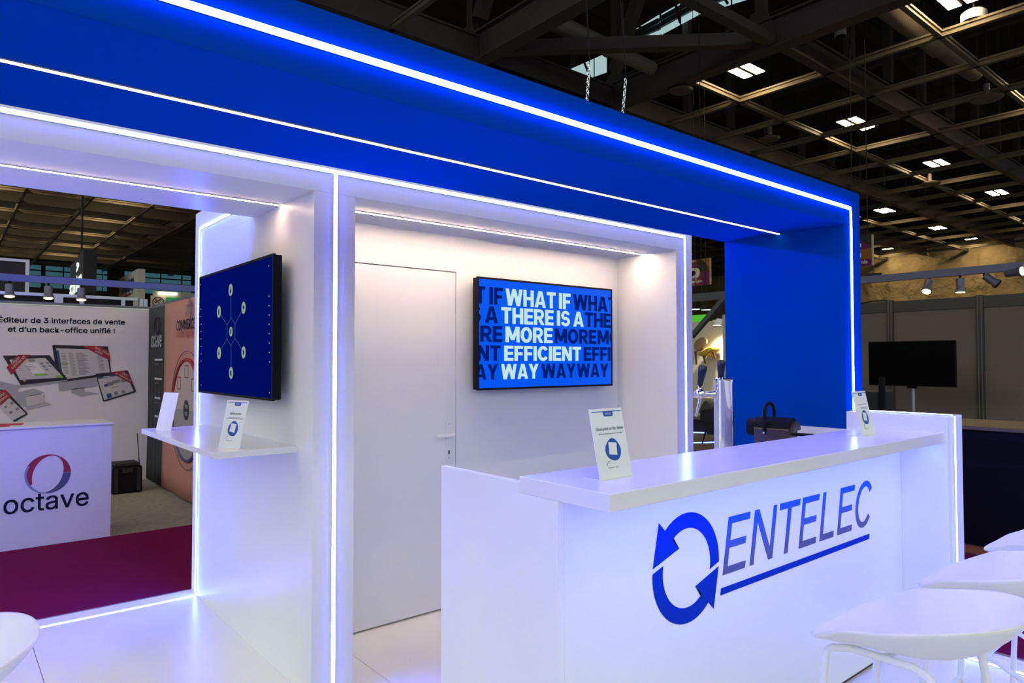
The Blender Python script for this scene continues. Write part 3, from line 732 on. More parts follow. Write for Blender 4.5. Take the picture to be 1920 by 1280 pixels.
# frame above the backdrop and its cross rail
fr = thing('stand_frame', (.6, YW, wt), 'aluminium frame with posts along the top of the printed backdrop', 'frame')
zt2 = wt + .115
GREYA = mat('grey_profile', (.16, .165, .19), .5, metal=.3, noise=.05)
MB().box(-1.6, YW - .012, wt + .0005, XS, YW + .052, wt + .028).build('lower_beam', GREYA, fr)
MB().box(-1.6, YW + .03, zt2 - .012, 1.93, YW + .09, zt2 + .024).build('upper_beam', ALU, fr)
for x in (P(92 + 15, 560, 'y', YW).x, P(115, 560, 'y', YW).x, P(154, 560, 'y', YW).x, P(232, 560, 'y', YW).x, P(266, 560, 'y', YW).x, P(274, 560, 'y', YW).x):
    MB().box(x - .022, YW + .025, wt + .028, x + .022, YW + .07, zt2 + .012).build('post', ALU, fr)
MB().box(-1.6, YW + .14, wt, 1.9, YW + .16, zt2 + .02).build('dark_infill', BLACKM, fr)
MB().box(-1.6, YW - .004, wt - .010, XS - .01, YW - .001, wt - .002).build('edge_line', emis('edge_glow_strip', (.75, .8, .62), .5), fr)
RAILM = mat('blue_lit_rail_tint', (.085, .11, .32), .5, noise=.03)  # blue LED spill put into the rail's base colour
YR = 8.6
za, zb = P(0, 511.5, 'y', YR), P(364, 541, 'y', YR)
rl = thing('lighting_rail', (.5, YR, za.z), 'long lighting rail with blue LED light put in its colour, crossing above the left neighbouring stand', 'rail')
ha, hb = P(0, 525, 'y', YR).z, P(0, 512, 'y', YR).z
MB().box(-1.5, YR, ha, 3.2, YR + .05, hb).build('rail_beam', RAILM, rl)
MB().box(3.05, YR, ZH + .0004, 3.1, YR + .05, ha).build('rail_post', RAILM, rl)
SPB = mat('spot_housing', (.10, .10, .15), .4, metal=.3, noise=.03); SPG = emis('spot_glow', (1.0, .60, .26), 14.0)
def spot(top, d, lab, r=.045, ln=.15, glow=True, grp='clip-on spotlights'):
    t = thing('spotlight', top, lab, 'spotlight', grp); d = Vector(d).normalized(); top = Vector(top)
    MB().tube([top + Vector((0, 0, 0)), top + Vector((0, 0, -.02)), top + Vector((0, 0, -.02)) + d * .03], .012, 10).build('bracket', BLACK, t)
    b = top + Vector((0, 0, -.025)) + d * .01
    h = MB().lathe([(r * .75, 0), (r * .8, .01), (r * .8, ln * .72), (r, ln * .8), (r * 1.05, ln)], b, d, 20).build('housing', SPB, t, smooth='auto')
    MB().lathe([(r * .85, 0), (r * .85, .004)], b + d * (ln + .0005), d, 18).build('lamp_face', SPG if glow else BLACK, t)
    return t
for u, lab in ((18, 'leftmost small spotlight under the left rail, before the black screen'), (91, 'middle small spotlight hanging under the left rail'), (152.5, 'rightmost small spotlight under the left rail, before the glowing letters')):
    p = P(u, 528, 'y', YR + .025); spot((p.x, YR + .025, ha), (0, -.15, -1), lab, .048, .125, True, 'spotlights on the left rail')

# framed black screen above the backdrop
YS = 10.6
a, b = P(-40, 485, 'y', YS), P(54, 552, 'y', YS)
fs = thing('framed_screen', (a.x, YS, b.z - .3), 'black board in a pale frame standing above the left backdrop', 'board')
z1 = P(54, 487, 'y', YS).z
MB().box(a.x - 1, YS, 1.9, b.x, YS + .06, z1).build('board', BLACKM, fs)
m = MB().box(a.x - 1, YS - .012, z1 - .035, b.x, YS - .0005, z1).box(b.x - .04, YS - .012, 1.9, b.x, YS - .0005, z1 - .0352)
m.build('pale_frame', mat('pale_frame', (.62, .62, .74), .5, noise=.02), fs)
MB().box(a.x - .9, YS + .001, ZH, a.x - .8, YS + .059, 1.9).build('support_post', BLACKM, fs)

# side wall with two fabric banners
sw = thing('side_partition', (XS, 8.4, ZH), 'plain partition holding the two fabric banners of the left stand', 'partition')
zs = P(277, 579, 'x', XS + .03).z
MB().box(XS + .03, 5.2, ZH + .0004, XS + .07, YW + .06, zs + .03).build('panel', GREYA, sw)
DKB = mat('charcoal_banner_fabric', (.020, .021, .026), .7, noise=.1, bump=.15, nscale=8); PKB = mat('salmon_banner_fabric', (.50, .205, .155), .75, noise=.05, bump=.15, nscale=8)
ye = P(310, 570, 'x', XS).y
def banner(name, y0, y1, zb_, ztp, mt, lab):
    t = thing(name, (XS, (y0 + y1) / 2, ZH), lab, 'banner')
    mb = MB(); n = 30; rows_ = 12; gr = []
    for i in range(n + 1):
        y = y0 + (y1 - y0) * i / n; col = []
        for j in range(rows_ + 1):
            z = zb_ + (ztp - zb_) * j / rows_
            k = (1 - j / rows_) ** 2
            col.append(mb.bm.verts.new((XS - .004 - .02 * k * (1 + math.sin(i * .9 + j * .3)) / 2, y, z)))
        gr.append(col)
    for i in range(n):
        for j in range(rows_): mb.bm.faces.new((gr[i][j], gr[i + 1][j], gr[i + 1][j + 1], gr[i][j + 1]))
    o = mb.build('fabric', mt, t, smooth=True)
    so = o.modifiers.new('cloth', 'SOLIDIFY'); so.thickness = .003; so.offset = -1
    MB().box(XS - .004, y0, ztp - .004, XS + .029, y1, ztp + .018).build('top_rail', GREYA, t)
    return t
bk = banner('banner', ye + .004, YW - .012, .0, zs - .02, DKB, 'charcoal fabric banner with white lettering by the backdrop corner')
pk = banner('banner', 5.35, ye - .004, .0, zs - .01, PKB, 'salmon pink fabric banner with a round diagram, partly behind the tall wall')
XQ = XS - .026
WTX = mat('white_ink', (.55, .55, .58), .7, noise=.03)
def Q3(x, y): return P(180 + x / 3.2, 560 + y / 3.2, 'x', XQ)
def stext(mb, s, a, b, cap, bold=0):
    A_, B_ = Q3(*a), Q3(*b); add_text(mb, s, A_, -Y3, Z3, cap, abs(B_.y - A_.y), bold)
m = MB(); z_ = abs(Q3(332, 250).z - Q3(332, 288).z)
stext(m, 'octave', (332, 291), (393, 291), .19, .002)
for y, w2 in ((365, 398), (478, 395), (592, 385), (702, 372)):
    A_, B_ = Q3(352, y), Q3(w2, y); m.box(XQ - .0005, B_.y, A_.z - .012, XQ + .001, A_.y, A_.z + .012)
m.build('white_print', WTX, bk)
m = MB()
for y, w2 in ((392, 376), (505, 378), (620, 384)):
    A_, B_ = Q3(352, y), Q3(w2, y); m.box(XQ - .0005, B_.y, A_.z - .006, XQ + .001, A_.y, A_.z + .006)
m.build('grey_print', INKG, bk)
c = Q3(363, 172); ry = abs(Q3(350, 172).y - Q3(377, 172).y) / 2; rz_ = abs(Q3(363, 110).z - Q3(363, 233).z) / 2
m = MB(); m.tube([(XQ, c.y + ry * math.cos(a), c.z + rz_ * math.sin(a)) for a in [2 * PI * k / 40 for k in range(40)]], .010, 6, True)
m.build('ring_mark', mat('plum_print', (.06, .015, .035), .7, noise=.05), bk)
m = MB()
stext(m, 'COMMERCE UNIFIÉ', (483, 192), (680, 192), .115, .01)
m.build('dark_print', INKK, pk, label='COMMERCE UNIFIE in dark capitals')
m = MB(); stext(m, 'unity', (535, 100), (577, 92), .16, 0); stext(m, 'octave', (550, 48), (577, 44), .07, 0)
c = Q3(545, 78); m.tube([(XQ, c.y + .16 * math.cos(a), c.z + .16 * math.sin(a)) for a in [math.radians(80 + 220 * k / 24) for k in range(25)]], .005, 5)
c0 = Q3(541, 668); R0 = abs(Q3(541, 316).z - Q3(541, 1030).z) / 2
m.tube([(XQ, c0.y + R0 * math.cos(a), c0.z + R0 * math.sin(a)) for a in [2 * PI * k / 60 for k in range(60)]], .004, 5, True)
m.build('grey_print', INKG, pk)
m = MB(); stext(m, 'la suite logicielle complète', (480, 232), (690, 232), .075, 0)
R1 = abs(Q3(541, 365).z - c0.z)
m.tube([(XQ, c0.y + R1 * math.cos(a), c0.z + R1 * math.sin(a)) for a in [math.radians(20 + 140 * k / 40) for k in range(41)]], .020, 6)
for (x, y) in ((543, 436), (498, 505), (584, 517)):
    p = Q3(x, y); s = .07
    for d in ((-s, -s, s, -s + .012), (-s, s - .012, s, s), (-s, -s, -s + .012, s), (s - .012, -s, s, s)): m.box(XQ - .0006, p.y + d[0], p.z + d[1], XQ + .0006, p.y + d[2], p.z + d[3])
m.build('red_print', RDP, pk)
def disc(x, r, mt, nm, a0_=0, a1_=360):
    mb = MB(); pts = [(x, c0.y + r * math.cos(a), c0.z + r * math.sin(a)) for a in [math.radians(a0_ + (a1_ - a0_) * k / 48) for k in range(49 if a1_ - a0_ < 360 else 48)]]
    mb.prism(pts, (-.0008, 0, 0)); return mb.build(nm, mt, pk)
disc(XQ + .0012, R1 * .97, mat('pale_disc_print', (.46, .34, .30), .7, noise=.03), 'pale_disc', 0, 180); disc(XQ + .0012, R1 * .97, mat('grey_disc_print', (.30, .27, .26), .7, noise=.03), 'grey_disc', 180, 360)
m = MB(); m.tube([(XQ, c0.y + R1 * math.cos(a), c0.z + R1 * math.sin(a)) for a in [math.radians(190 + 160 * k / 40) for k in range(41)]], .018, 6); m.build('dark_arc', SLATE, pk)
mb = MB(); rr = abs(Q3(541, 606).z - Q3(541, 730).z) / 2; mb.lathe([(rr, 0), (rr, .0008)], (XQ, c0.y, c0.z), N_X, 32); mb.build('dark_centre', DKP, pk)
m = MB(); add_text(m, 'Temps', (XQ - .0012, c0.y, c0.z + .02), -Y3, Z3, .05, rr * 1.1, 0, 'c'); add_text(m, 'réel', (XQ - .0012, c0.y, c0.z - .06), -Y3, Z3, .05, rr * .8, 0, 'c'); m.build('centre_words', WTX, pk)

# black speaker case on the floor
sp0 = P(210, 928, 'z', ZH); 
cs = thing('speaker_case', (sp0.x + .16, sp0.y + .18, ZH), 'black moulded case standing on the grey carpet behind the reception counter', 'case')
m = MB(); x0_, y0_ = sp0.x, sp0.y
ztp = P(212, 872, 'y', y0_).z
m.box(x0_, y0_, ZH + .0004, x0_ + .31, y0_ + .30, ztp - .03); m.build('body', BLACK, cs, bevel=.02)
MB().prism([(x0_ + .03, y0_ + .02, ztp - .03), (x0_ + .28, y0_ + .02, ztp - .03), (x0_ + .28, y0_ + .28, ztp - .03), (x0_ + .03, y0_ + .28, ztp - .03)], (0, 0, .04)).build('lid', BLACKM, cs, bevel=.01)
MB().box(x0_ + .10, y0_ - .012, ztp - .10, x0_ + .21, y0_ - .0005, ztp - .05).build('handle', BLACKM, cs, bevel=.005)
for dx in (.02, .25):
    MB().box(x0_ + dx, y0_ - .010, ZH + .02, x0_ + dx + .04, y0_ - .0005, ztp - .05).build('rib', BLACKM, cs, bevel=.003)
tag(MB().tube([(x0_ + .36, y0_ + .55, ZH + .006), (x0_ + .30, y0_ + .48, ZH + .006), (x0_ + .38, y0_ + .40, ZH + .006), (x0_ + .33, y0_ + .33, ZH + .01), (x0_ + .345, y0_ + .34, .22), (x0_ + .37, y0_ + .62, .60)], .006, 8).build('cable', BLACKM), 'black cable trailing beside the black case to the backdrop corner', 'cable')

# signs further back on the left
YG = 17.0
c = P(150, 520, 'y', YG)
gs = thing('glowing_sign', (c.x, YG, 2.0), 'dark hanging sign with glowing white letters seen edge-on above the backdrop', 'sign')
gf, gr = P(131, 552, 'y', 18.2), P(153, 549, 'y', 15.4)
gz = (gf.z + gr.z) / 2; gf = Vector((gf.x, gf.y, 0)); gr = Vector((gr.x, gr.y, 0)); gd = (gr - gf); GL = gd.length; gd.normalize(); gn = Vector((gd.y, -gd.x, 0))
MB().prism([gf + Z3 * (gz - .1), gr + gd * .25 + Z3 * (gz - .1), gr + gd * .25 + Z3 * (gz + .72), gf + Z3 * (gz + .72)], gn * -.22).build('board', BLACKM, gs)
GLOW = emis('sign_letters_glow', (.80, 1.0, .85), 1.2)
m = MB(); add_text(m, 'accenture', gf + gd * .08 + Z3 * gz + gn * .01, gd, Z3, .36, GL, .02); m.build('letters', GLOW, gs)
m = MB(); add_text(m, '>', gf + gd * (GL * .62) + Z3 * (gz + .40) + gn * .01, gd, Z3, .26, GL * .2, .05); m.build('chevron', GLOW, gs)
gm = (gf + gr) / 2 - gn * .1; MB().tube([gm + Z3 * (gz + .72), gm + Z3 * 15.47], .02, 6).build('suspension', BLACKM, gs)
YP_ = 15.0
a, b, c_, d_ = P(223, 557, 'y', YP_), P(258, 557, 'y', YP_), P(258, 505, 'y', YP_ ), P(223, 521, 'y', YP_)
d2 = Vector((.55, .83, 0)); 
sg = thing('panel_sign', (a.x, YP_, a.z - .2), 'pale angled sign board with dark script standing behind the backdrop', 'sign')
near = P(258, 565, 'y', 14.2); far = P(223, 565, 'y', 16.2); zt_n, zt_f = P(258, 505, 'y', 14.2).z, P(223, 521, 'y', 16.2).z
dirn = Vector((near.x - far.x, near.y - far.y, 0)); wdn = dirn.length; dirn.normalize(); nn = Vector((dirn.y, -dirn.x, 0))
zlow = 1.6; zhigh = (zt_n + zt_f) / 2
fx = Vector((far.x, far.y, 0))
MB().prism([fx + Z3 * zlow, fx + dirn * wdn + Z3 * zlow, fx + dirn * wdn + Z3 * zhigh, fx + Z3 * zhigh], -nn * .12).build('board', mat('cream_board', (.42, .37, .30), .7, noise=.03), sg)
m = MB(); add_text(m, 'shopopop', fx + dirn * wdn * .5 + nn * .006 + Z3 * (P(240, 547, 'y', 15.2).z), dirn, Z3, .30, wdn * .62, .012, 'c'); m.build('script', SLATE, sg)
m = MB(); m.bar(fx + dirn * wdn * .35 + nn * .008 + Z3 * P(238, 553, 'y', 15.2).z, fx + dirn * wdn * .68 + nn * .008 + Z3 * P(238, 553, 'y', 15.2).z, .03, .006, nn); m.build('underline', RDP, sg)
MB().box(fx.x + .1, fx.y - .06, ZH, fx.x + .2, fx.y + .04, zlow).build('support_post', BLACKM, sg)
# no-smoking sign, tube light, green sign on a far partition
YK = 20.0
a, b = P(288, 545, 'y', YK), P(345, 580, 'y', YK)
fp_ = thing('far_booth_fascia', (a.x, YK, 0), 'pale far booth fascia above the banners on the left', 'partition')
MB().box(a.x, YK, ZH, b.x + 1, YK + .1, a.z).build('panel', mat('pale_fascia', (.35, .36, .28), .7, noise=.03), fp_)
c = P(297, 566, 'y', YK - .05); rs = abs(P(297, 560, 'y', YK - .05).z - P(297, 577, 'y', YK - .05).z) * .55
ns = thing('no_smoking_sign', (c.x, YK, c.z - rs), 'round red and white no smoking sign on the far pale fascia', 'sign')
MB().box(c.x - rs * 1.35, YK - .03, c.z - rs * 1.5, c.x + rs * 1.35, YK - .001, c.z + rs * 1.25).build('plate', mat('cream_plate', (.70, .68, .55), .6, noise=.02), ns)
m = MB(); m.tube([(c.x + rs * math.cos(k * PI / 18), YK - .036, c.z + rs * math.sin(k * PI / 18)) for k in range(36)], rs * .09, 6, True); m.bar((c.x - rs * .68, YK - .036, c.z + rs * .68), (c.x + rs * .68, YK - .036, c.z - rs * .68), rs * .16, .01, Y3); m.build('red_ring', RDP, ns)
MB().bar((c.x - rs * .6, YK - .032, c.z - .02), (c.x + rs * .5, YK - .032, c.z + .08), rs * .2, .006, Y3).build('cigarette', DKP, ns)
a, b = P(298, 549, 'y', YK - .08), P(332, 551, 'y', YK - .08)
tl_ = tag(MB().box(a.x, YK - .1, a.z - .03, b.x, YK - .0004, a.z + .03).build('tube_light', emis('tube_glow', (1, .95, .7), 4)), 'bare fluorescent tube glowing on the far pale fascia', 'lamp')
a, b = P(313, 557, 'y', YK - .05), P(338, 575, 'y', YK - .05)
tag(MB().box(a.x, YK - .06, b.z, b.x, YK - .0004, a.z).build('green_sign', mat('green_panel', (.02, .25, .07), .6, noise=.02, emit=((.02, .3, .08), .35))), 'plain green panel on the far pale fascia', 'sign')
XV = XS + .09
a, b = P(325, 570, 'x', XV + .8), P(365, 549, 'x', XV + .8)
vp = tag(MB().box(XV + .8, b.y - 1, ZH, XV + .86, a.y, a.z - .0).build('violet_partition', mat('violet_panel', (.28, .13, .50), .7, noise=.03)), 'violet partition top just behind the salmon banner', 'partition')

# ================================================================== NEIGHBOUR STAND, RIGHT
XW = 11.0
PANW = mat('taupe_panel', (.155, .120, .108), .75, noise=.05, nscale=4); POSTM = mat('dark_post', (.055, .048, .045), .5, metal=.2, noise=.05)
ptz = P(1700, 563.5, 'x', XW).z; hb_ = .16
pys = [P(u, 600, 'x', XW).y for u in (1670, 1838)]
pitch = pys[0] - pys[1]
edges = [pys[1] - 2 * pitch, pys[1] - pitch, pys[1], pys[0], pys[0] + pitch, pys[0] + 2 * pitch]
plab = ['taupe wall panel outside the right edge', 'taupe wall panel right of the right-hand post', 'taupe wall panel behind the black television', 'taupe wall panel left of the left-hand post by the blue pier', 'taupe wall panel behind the blue pier']
for i in range(5):
    t = thing('wall_panel', (XW, (edges[i] + edges[i + 1]) / 2, ZH), plab[i], 'panel', 'taupe partition panels')
    MB().box(XW, edges[i] + .045, ZH + .0004, XW + .05, edges[i + 1] - .045, ptz - hb_).build('board', PANW, t)
    MB().box(XW - .012, edges[i] + .045, ptz - hb_ + .0005, XW + .055, edges[i + 1] - .045, ptz).build('top_beam', POSTM, t)
for i, y in enumerate(edges):
    t = thing('panel_post', (XW, y, ZH), ['post outside the right edge', 'far right post of the taupe partition', 'right-hand dark post of the taupe partition', 'left-hand dark post of the taupe partition behind the television', 'dark post hidden behind the blue pier', 'dark post at the partition end behind the canopy'][i], 'post', 'partition posts')
    MB().box(XW - .03, y - .044, ZH + .0004, XW + .05, y + .044, ptz + .015).build('post_body', POSTM, t, bevel=.004)
    for d in (-.02, .02): MB().box(XW - .036, y + d - .006, ZH + .001, XW - .0302, y + d + .006, ptz).build('groove_rib', PANW, t)
tag(MB().tube([P(1612, 569, 'x', XW - .01), P(1640, 564, 'x', XW - .01), P(1662, 563.5, 'x', XW - .01), P(1669, 566, 'x', XW - .01)], .010, 6).build('cable', BLACKM), 'black cable looped over the top of the taupe partition', 'cable')

XR = 9.3
ra, rb = P(1612, 520, 'x', XR), P(1612, 532, 'x', XR); rc = P(1920, 489, 'x', XR); rd = P(1920, 505, 'x', XR)
RAILG = mat('grey_blue_rail', (.11, .105, .17), .5, noise=.03)
rl2 = thing('lighting_rail', (XR, ra.y, ra.z), 'grey lighting rail with four spotlights crossing before the taupe partition', 'rail')
zr0, zr1 = (rb.z + rd.z) / 2, (ra.z + rc.z) / 2
YRE = P(1450, 530, 'x', XR).y
MB().box(XR, -2.5, zr0, XR + .06, YRE, zr1).build('rail_beam', RAILG, rl2)
MB().box(XR, YRE - .06, ZH + .0004, XR + .06, YRE, zr0 - .0005).build('rail_post', RAILG, rl2)
for u, d, lab, gl in ((1742, (-.55, 0, -.85), 'brightly lit spotlight turned to the room, left on the right rail', True), (1800, (0, 0, -1), 'lit spotlight pointing straight down under the right rail', True), (1845, (.1, -1, -.85), 'unlit spotlight tilted to the right under the right rail', False), (1885, (-.25, -1, .06), 'lit spotlight lying level at the right end of the right rail', True)):
    p = P(u, 515, 'x', XR + .03); spot((XR + .03, p.y, zr0), d, lab, .055, .165, gl, 'spotlights on the right rail')
tag(MB().box(XR + .01, P(1650, 515, 'x', XR).y, zr1, XR + .05, P(1622, 515, 'x', XR).y, zr1 + .03).build('power_box', BLACKM), 'flat black box lying on the right lighting rail', 'box')

XT2 = 9.9
a, b = P(1628, 640, 'x', XT2), P(1793, 724, 'x', XT2)
bt = thing('television', (XT2 + .05, (a.y + b.y) / 2, ZH), 'switched off black television on a pole before the taupe partition', 'television')
SCO = mat('black_screen', (.0010, .0010, .002), .4, spec=.04, noise=.05)
zc0, zc1 = P(1710, 724, 'x', XT2).z, P(1710, 639, 'x', XT2).z
tv_frame(bt, (XT2, a.y, zc0), -Y3, -X3, a.y - b.y, zc1 - zc0, .05, .012, SCO)
ym = P(1711, 724, 'x', XT2 + .06).y
MB().box(XT2 + .03, ym - .06, zc0 - .03, XT2 + .05, ym + .06, zc0 + .2).build('mount', BLACK, bt)
MB().tube([(XT2 + .08, ym, ZH + .02), (XT2 + .08, ym, zc0 + .15)], .022, 14).build('pole', ALU, bt, smooth='auto')
MB().lathe([(.30, 0), (.30, .012), (.03, .022)], (XT2 + .08, ym, ZH + .0004), n=32).build('foot_plate', BLACK, bt)

XC = 6.26
zk = P(1860, 800.5, 'x', XC).z
dk = thing('dark_counter', (XC + .3, .6, ZH), 'long near-black counter with a brown top at the right edge', 'counter')
BLKL = mat('black_laminate', (.005, .004, .009), .6, spec=.05, noise=.1); BRT = mat('brown_counter_top', (.11, .085, .055), .45, noise=.1)
yk0, yk1 = -2.5, 3.2
MB().box(XC, yk0, .05, XC + .6, yk1, zk - .03).build('body', BLKL, dk)
MB().box(XC + .02, yk0, ZH + .0004, XC + .58, yk1, .0495).build('plinth', mat('orange_brown_plinth', (.30, .10, .03), .5, noise=.1), dk)
MB().box(XC - .02, yk0, zk - .0295, XC + .75, yk1, zk).build('top', BRT, dk, bevel=.003)
for z in (zk - .32, zk - .10): MB().box(XC - .006, yk0, z, XC - .0002, yk1, z + .05).build('front_band', mat('dark_blue_band', (.006, .006, .014), .6, spec=.05, noise=.05), dk)
a, b = P(1605, 733, 'x', 7.6), P(1647, 770, 'x', 7.6)
db = thing('dark_display_case', (7.8, (a.y + b.y) / 2, ZH), 'dark green-black upright case beside a thin post behind the blue pier', 'case')
MB().box(7.6, b.y, ZH + .0004, 8.0, a.y + .5, a.z).build('case_body', mat('green_black_panel', (.006, .012, .016), .4, noise=.1), db, bevel=.004)
p = P(1651, 707, 'x', 7.58); MB().box(7.58, p.y - .022, ZH + .0004, 7.64, p.y + .022, p.z).build('thin_post', BLACK, db)

# ================================================================== SEEN THROUGH THE GAP BY THE BLUE PIER
XG = 13.7
gw = thing('display_wall', (XG, 9.3, ZH), 'lit cream display wall seen through the gap beside the blue pier', 'wall', kind='structure')
zg = P(1330, 602, 'x', XG).z
CREAM = mat('cream_wall', (.72, .66, .54), .7, noise=.02)
MB().box(XG, 8.2, ZH + .0004, XG + .1, 12.5, zg).build('wall_body', CREAM, gw)
tag(MB().box(XG - 1.2, 8.05, ZH + .0004, XG + .1, 8.1995, P(1357, 590, 'x', XG - 1.2).z).build('return_panel', mat('grey_white_panel', (.55, .55, .60), .6, noise=.02)), 'grey white end panel beside the cream display wall', 'panel')
dc = thing('display_chair', (XG, 9.4, .9), 'mustard yellow chair fixed high on the cream display wall', 'chair')
YEL = mat('mustard_fabric', (.36, .25, .02), .8, noise=.1, bump=.1); TANF = mat('tan_leather', (.36, .22, .10), .6, noise=.08); WOODB = mat('brown_wood', (.13, .055, .025), .5, noise=.15)
def G(x, y, d=.1): return P(1290 + x / 4.922, 440 + y / 4.922, 'x', XG - d)
bm_ = MB(); c = [(52, 1015), (68, 975), (110, 948), (150, 945), (170, 965), (172, 1005), (140, 1035), (110, 1060), (78, 1080), (58, 1060)]
bm_.prism([G(x, y, .34) for x, y in c], (.05, 0, 0)); bm_.build('backrest', TANF, dc, bevel=.015, smooth='auto')
bm_ = MB(); c = [(85, 1105), (120, 1070), (170, 1040), (215, 1033), (230, 1045), (225, 1068), (190, 1095), (150, 1118), (110, 1120)]
bm_.prism([G(x, y, .36) for x, y in c], (.30, 0, 0)); bm_.build('seat', YEL, dc, bevel=.03, smooth='auto')
for a, b in (((70, 1075), (78, 1200)), ((145, 1118), (160, 1190)), ((222, 1065), (257, 1145)), ((150, 1100), (163, 1130)), ((128, 1035), (138, 1055))):
    MB().tube([G(*a, .26), G(*b, .22)], [.030, .016], 10).build('leg', WOODB, dc, smooth='auto')
MB().bar(G(120, 1060, .3), G(120, 1060, .001), .04, .04).build('wall_bracket', BLACK, dc)
p = G(268, 835, .35)
wl = thing('wall_spotlight', p, 'small white spotlight washing the cream display wall', 'spotlight')
MB().lathe([(.10, 0), (.11, .09), (.10, .12)], p, (0, 0, 1), 20).build('head', W_PANEL, wl, smooth='auto')
MB().lathe([(.085, -.004), (.085, -.001)], p, (0, 0, 1), 20).build('lens', emis('spot_lens', (1, .85, .6), 14), wl)
MB().bar(p + Z3 * .13, p + Z3 * .13 + X3 * .35, .04, .04).build('arm', W_PANEL, wl)
sl_ = bpy.data.lights.new('spot_beam', 'SPOT'); sl_.energy = 220; sl_.color = (1, .82, .55); sl_.spot_size = 1.9; sl_.spot_blend = .8; sl_.shadow_soft_size = .08
so_ = bpy.data.objects.new('spot_beam', sl_); COL.objects.link(so_); so_.parent = wl; so_.location = (0, 0, -.03); so_.rotation_euler = (0, math.radians(-12), 0)
# steel gantry in front of it
XA_ = 9.6
gt = thing('steel_gantry', (XA_, 6.6, ZH), 'dark grey steel gantry with a diagonal brace seen through the gap', 'gantry')
GUN = mat('gunmetal_paint', (.075, .075, .085), .5, noise=.05)
y0 = P(1300, 556, 'x', XA_); y1 = P(1360, 552, 'x', XA_); h2 = abs(P(1330, 549, 'x', XA_).z - P(1330, 563, 'x', XA_).z)
zz = P(1330, 555, 'x', XA_).z
YGA = P(1490, 560, 'x', XA_).y
MB().box(XA_, YGA, zz - h2 / 2, XA_ + .1, 8.6, zz + h2 / 2).build('beam', GUN, gt)
MB().bar(P(1361, 556, 'x', XA_ - .03), P(1297, 631, 'x', XA_ - .03), .07, .085, X3).build('diagonal_brace', GUN, gt)
MB().box(XA_, 8.5, ZH + .0004, XA_ + .1, 8.6, zz - h2 / 2 - .0005).build('column', GUN, gt)
MB().box(XA_, YGA, ZH + .0004, XA_ + .1, YGA + .1, zz - h2 / 2 - .0005).build('column', GUN, gt)
p = P(1315, 567, 'x', 12.0); tag(MB().lathe([(.05, 0), (.06, .02), (.06, .16), (.03, .20)], p, n=14).build('loudspeaker', BLACKM), 'small black speaker hanging above the green glow in the gap', 'loudspeaker')
tag(MB().tube([p + Z3 * .2, Vector((p.x, p.y, 15.47))], .008, 6).build('suspension_cable', BLACKM), 'thin cable holding the small black speaker', 'cable')
a, b = P(1296, 591, 'x', 17.0), P(1323, 606, 'x', 17.0)
gp = tag(MB().box(17.0, b.y, ZH + .0004, 17.1, a.y + .4, a.z).build('green_lightbox', mat('green_lightbox', (.05, .35, .02), .5, noise=.02, emit=((.10, .62, .03), .55))), 'green glowing light box above the cream display wall', 'light box')
for u, v, lab in ((1303.5, 579.5, 'left disc lamp over the green light box'), (1324, 580.5, 'right disc lamp over the green light box')):
    p = P(u, v, 'x', 16.5); t = thing('disc_lamp', p, lab, 'lamp', 'disc lamps over the green light box')
    MB().lathe([(.16, 0), (.14, .05), (.03, .07)], p, n=20).build('shade', BLACK, t); MB().lathe([(.13, -.006), (.13, -.001)], p, n=20).build('diffuser', emis('disc_glow', (.8, 1, .85), 3.0), t)
    MB().tube([p + Z3 * .07, Vector((p.x, p.y, 15.47))], .008, 6).build('cord', BLACKM, t)
# dark armchair with a coat, a pale bench and glowing floor arcs
DARKF = mat('navy_upholstery', (.010, .011, .022), .8, noise=.1); GRYC = mat('grey_brown_coat', (.075, .068, .06), .85, noise=.25, nscale=14, bump=.3)
def H3(x, y, X=10.6): return P(1290 + x / 6.733, 660 + y / 6.733, 'x', X)
ac = thing('armchair', (11.0, 7.6, ZH), 'dark navy armchair on slim legs seen beside the beer tap', 'armchair')
pts = [(148, 780), (165, 735), (200, 722), (290, 715), (335, 690), (345, 880), (335, 893), (160, 880), (150, 850)]
MB().prism([H3(x, y) for x, y in pts], (.55, 0, 0)).build('shell', DARKF, ac, bevel=.03, smooth='auto')
for a, b, d in (((245, 885), (172, 1118), .02), ((330, 885), (360, 1110), .02), ((245, 885), (215, 1060), .45), ((330, 885), (350, 1060), .45)):
    A_, B_ = H3(*a), H3(*b); MB().tube([A_ + X3 * d, (B_.x + d, B_.y, ZH + .012)], [.020, .013], 8).build('leg', mat('plum_metal', (.05, .03, .06), .4, metal=.5, noise=.05) if 'plum_metal' not in bpy.data.materials else bpy.data.materials['plum_metal'], ac)
pb = thing('bench', (12.0, 8.4, ZH), 'pale grey bench behind the navy armchair in the gap', 'bench')
a, b = P(1296, 745, 'x', 12.2), P(1345, 790, 'x', 12.2)
MB().box(12.2, b.y + .0, b.z, 12.75, a.y + .6, P(1310, 779, 'x', 12.2).z).build('seat', mat('grey_cushion', (.16, .15, .13), .8, noise=.1), pb, bevel=.03)
MB().box(12.75, b.y + .0, b.z, 12.9, a.y + .6, P(1320, 745, 'x', 12.75).z).build('backrest', mat('pale_cushion', (.40, .36, .28), .8, noise=.08), pb, bevel=.03)
MB().box(12.25, b.y + .05, ZH + .0004, 12.85, a.y + .55, b.z - .0005).build('base', DARKF, pb)
bm_ = MB(); cpts = [(120, 770), (150, 690), (185, 625), (215, 605), (255, 625), (275, 655), (300, 705), (240, 778), (160, 778)]
bm_.prism([H3(x, y, 12.3) for x, y in cpts], (.25, 0, 0)); tag(bm_.build('coat', GRYC, None, bevel=.04, smooth='auto'), 'crumpled dark coat lying over the bench behind the armchair', 'coat')
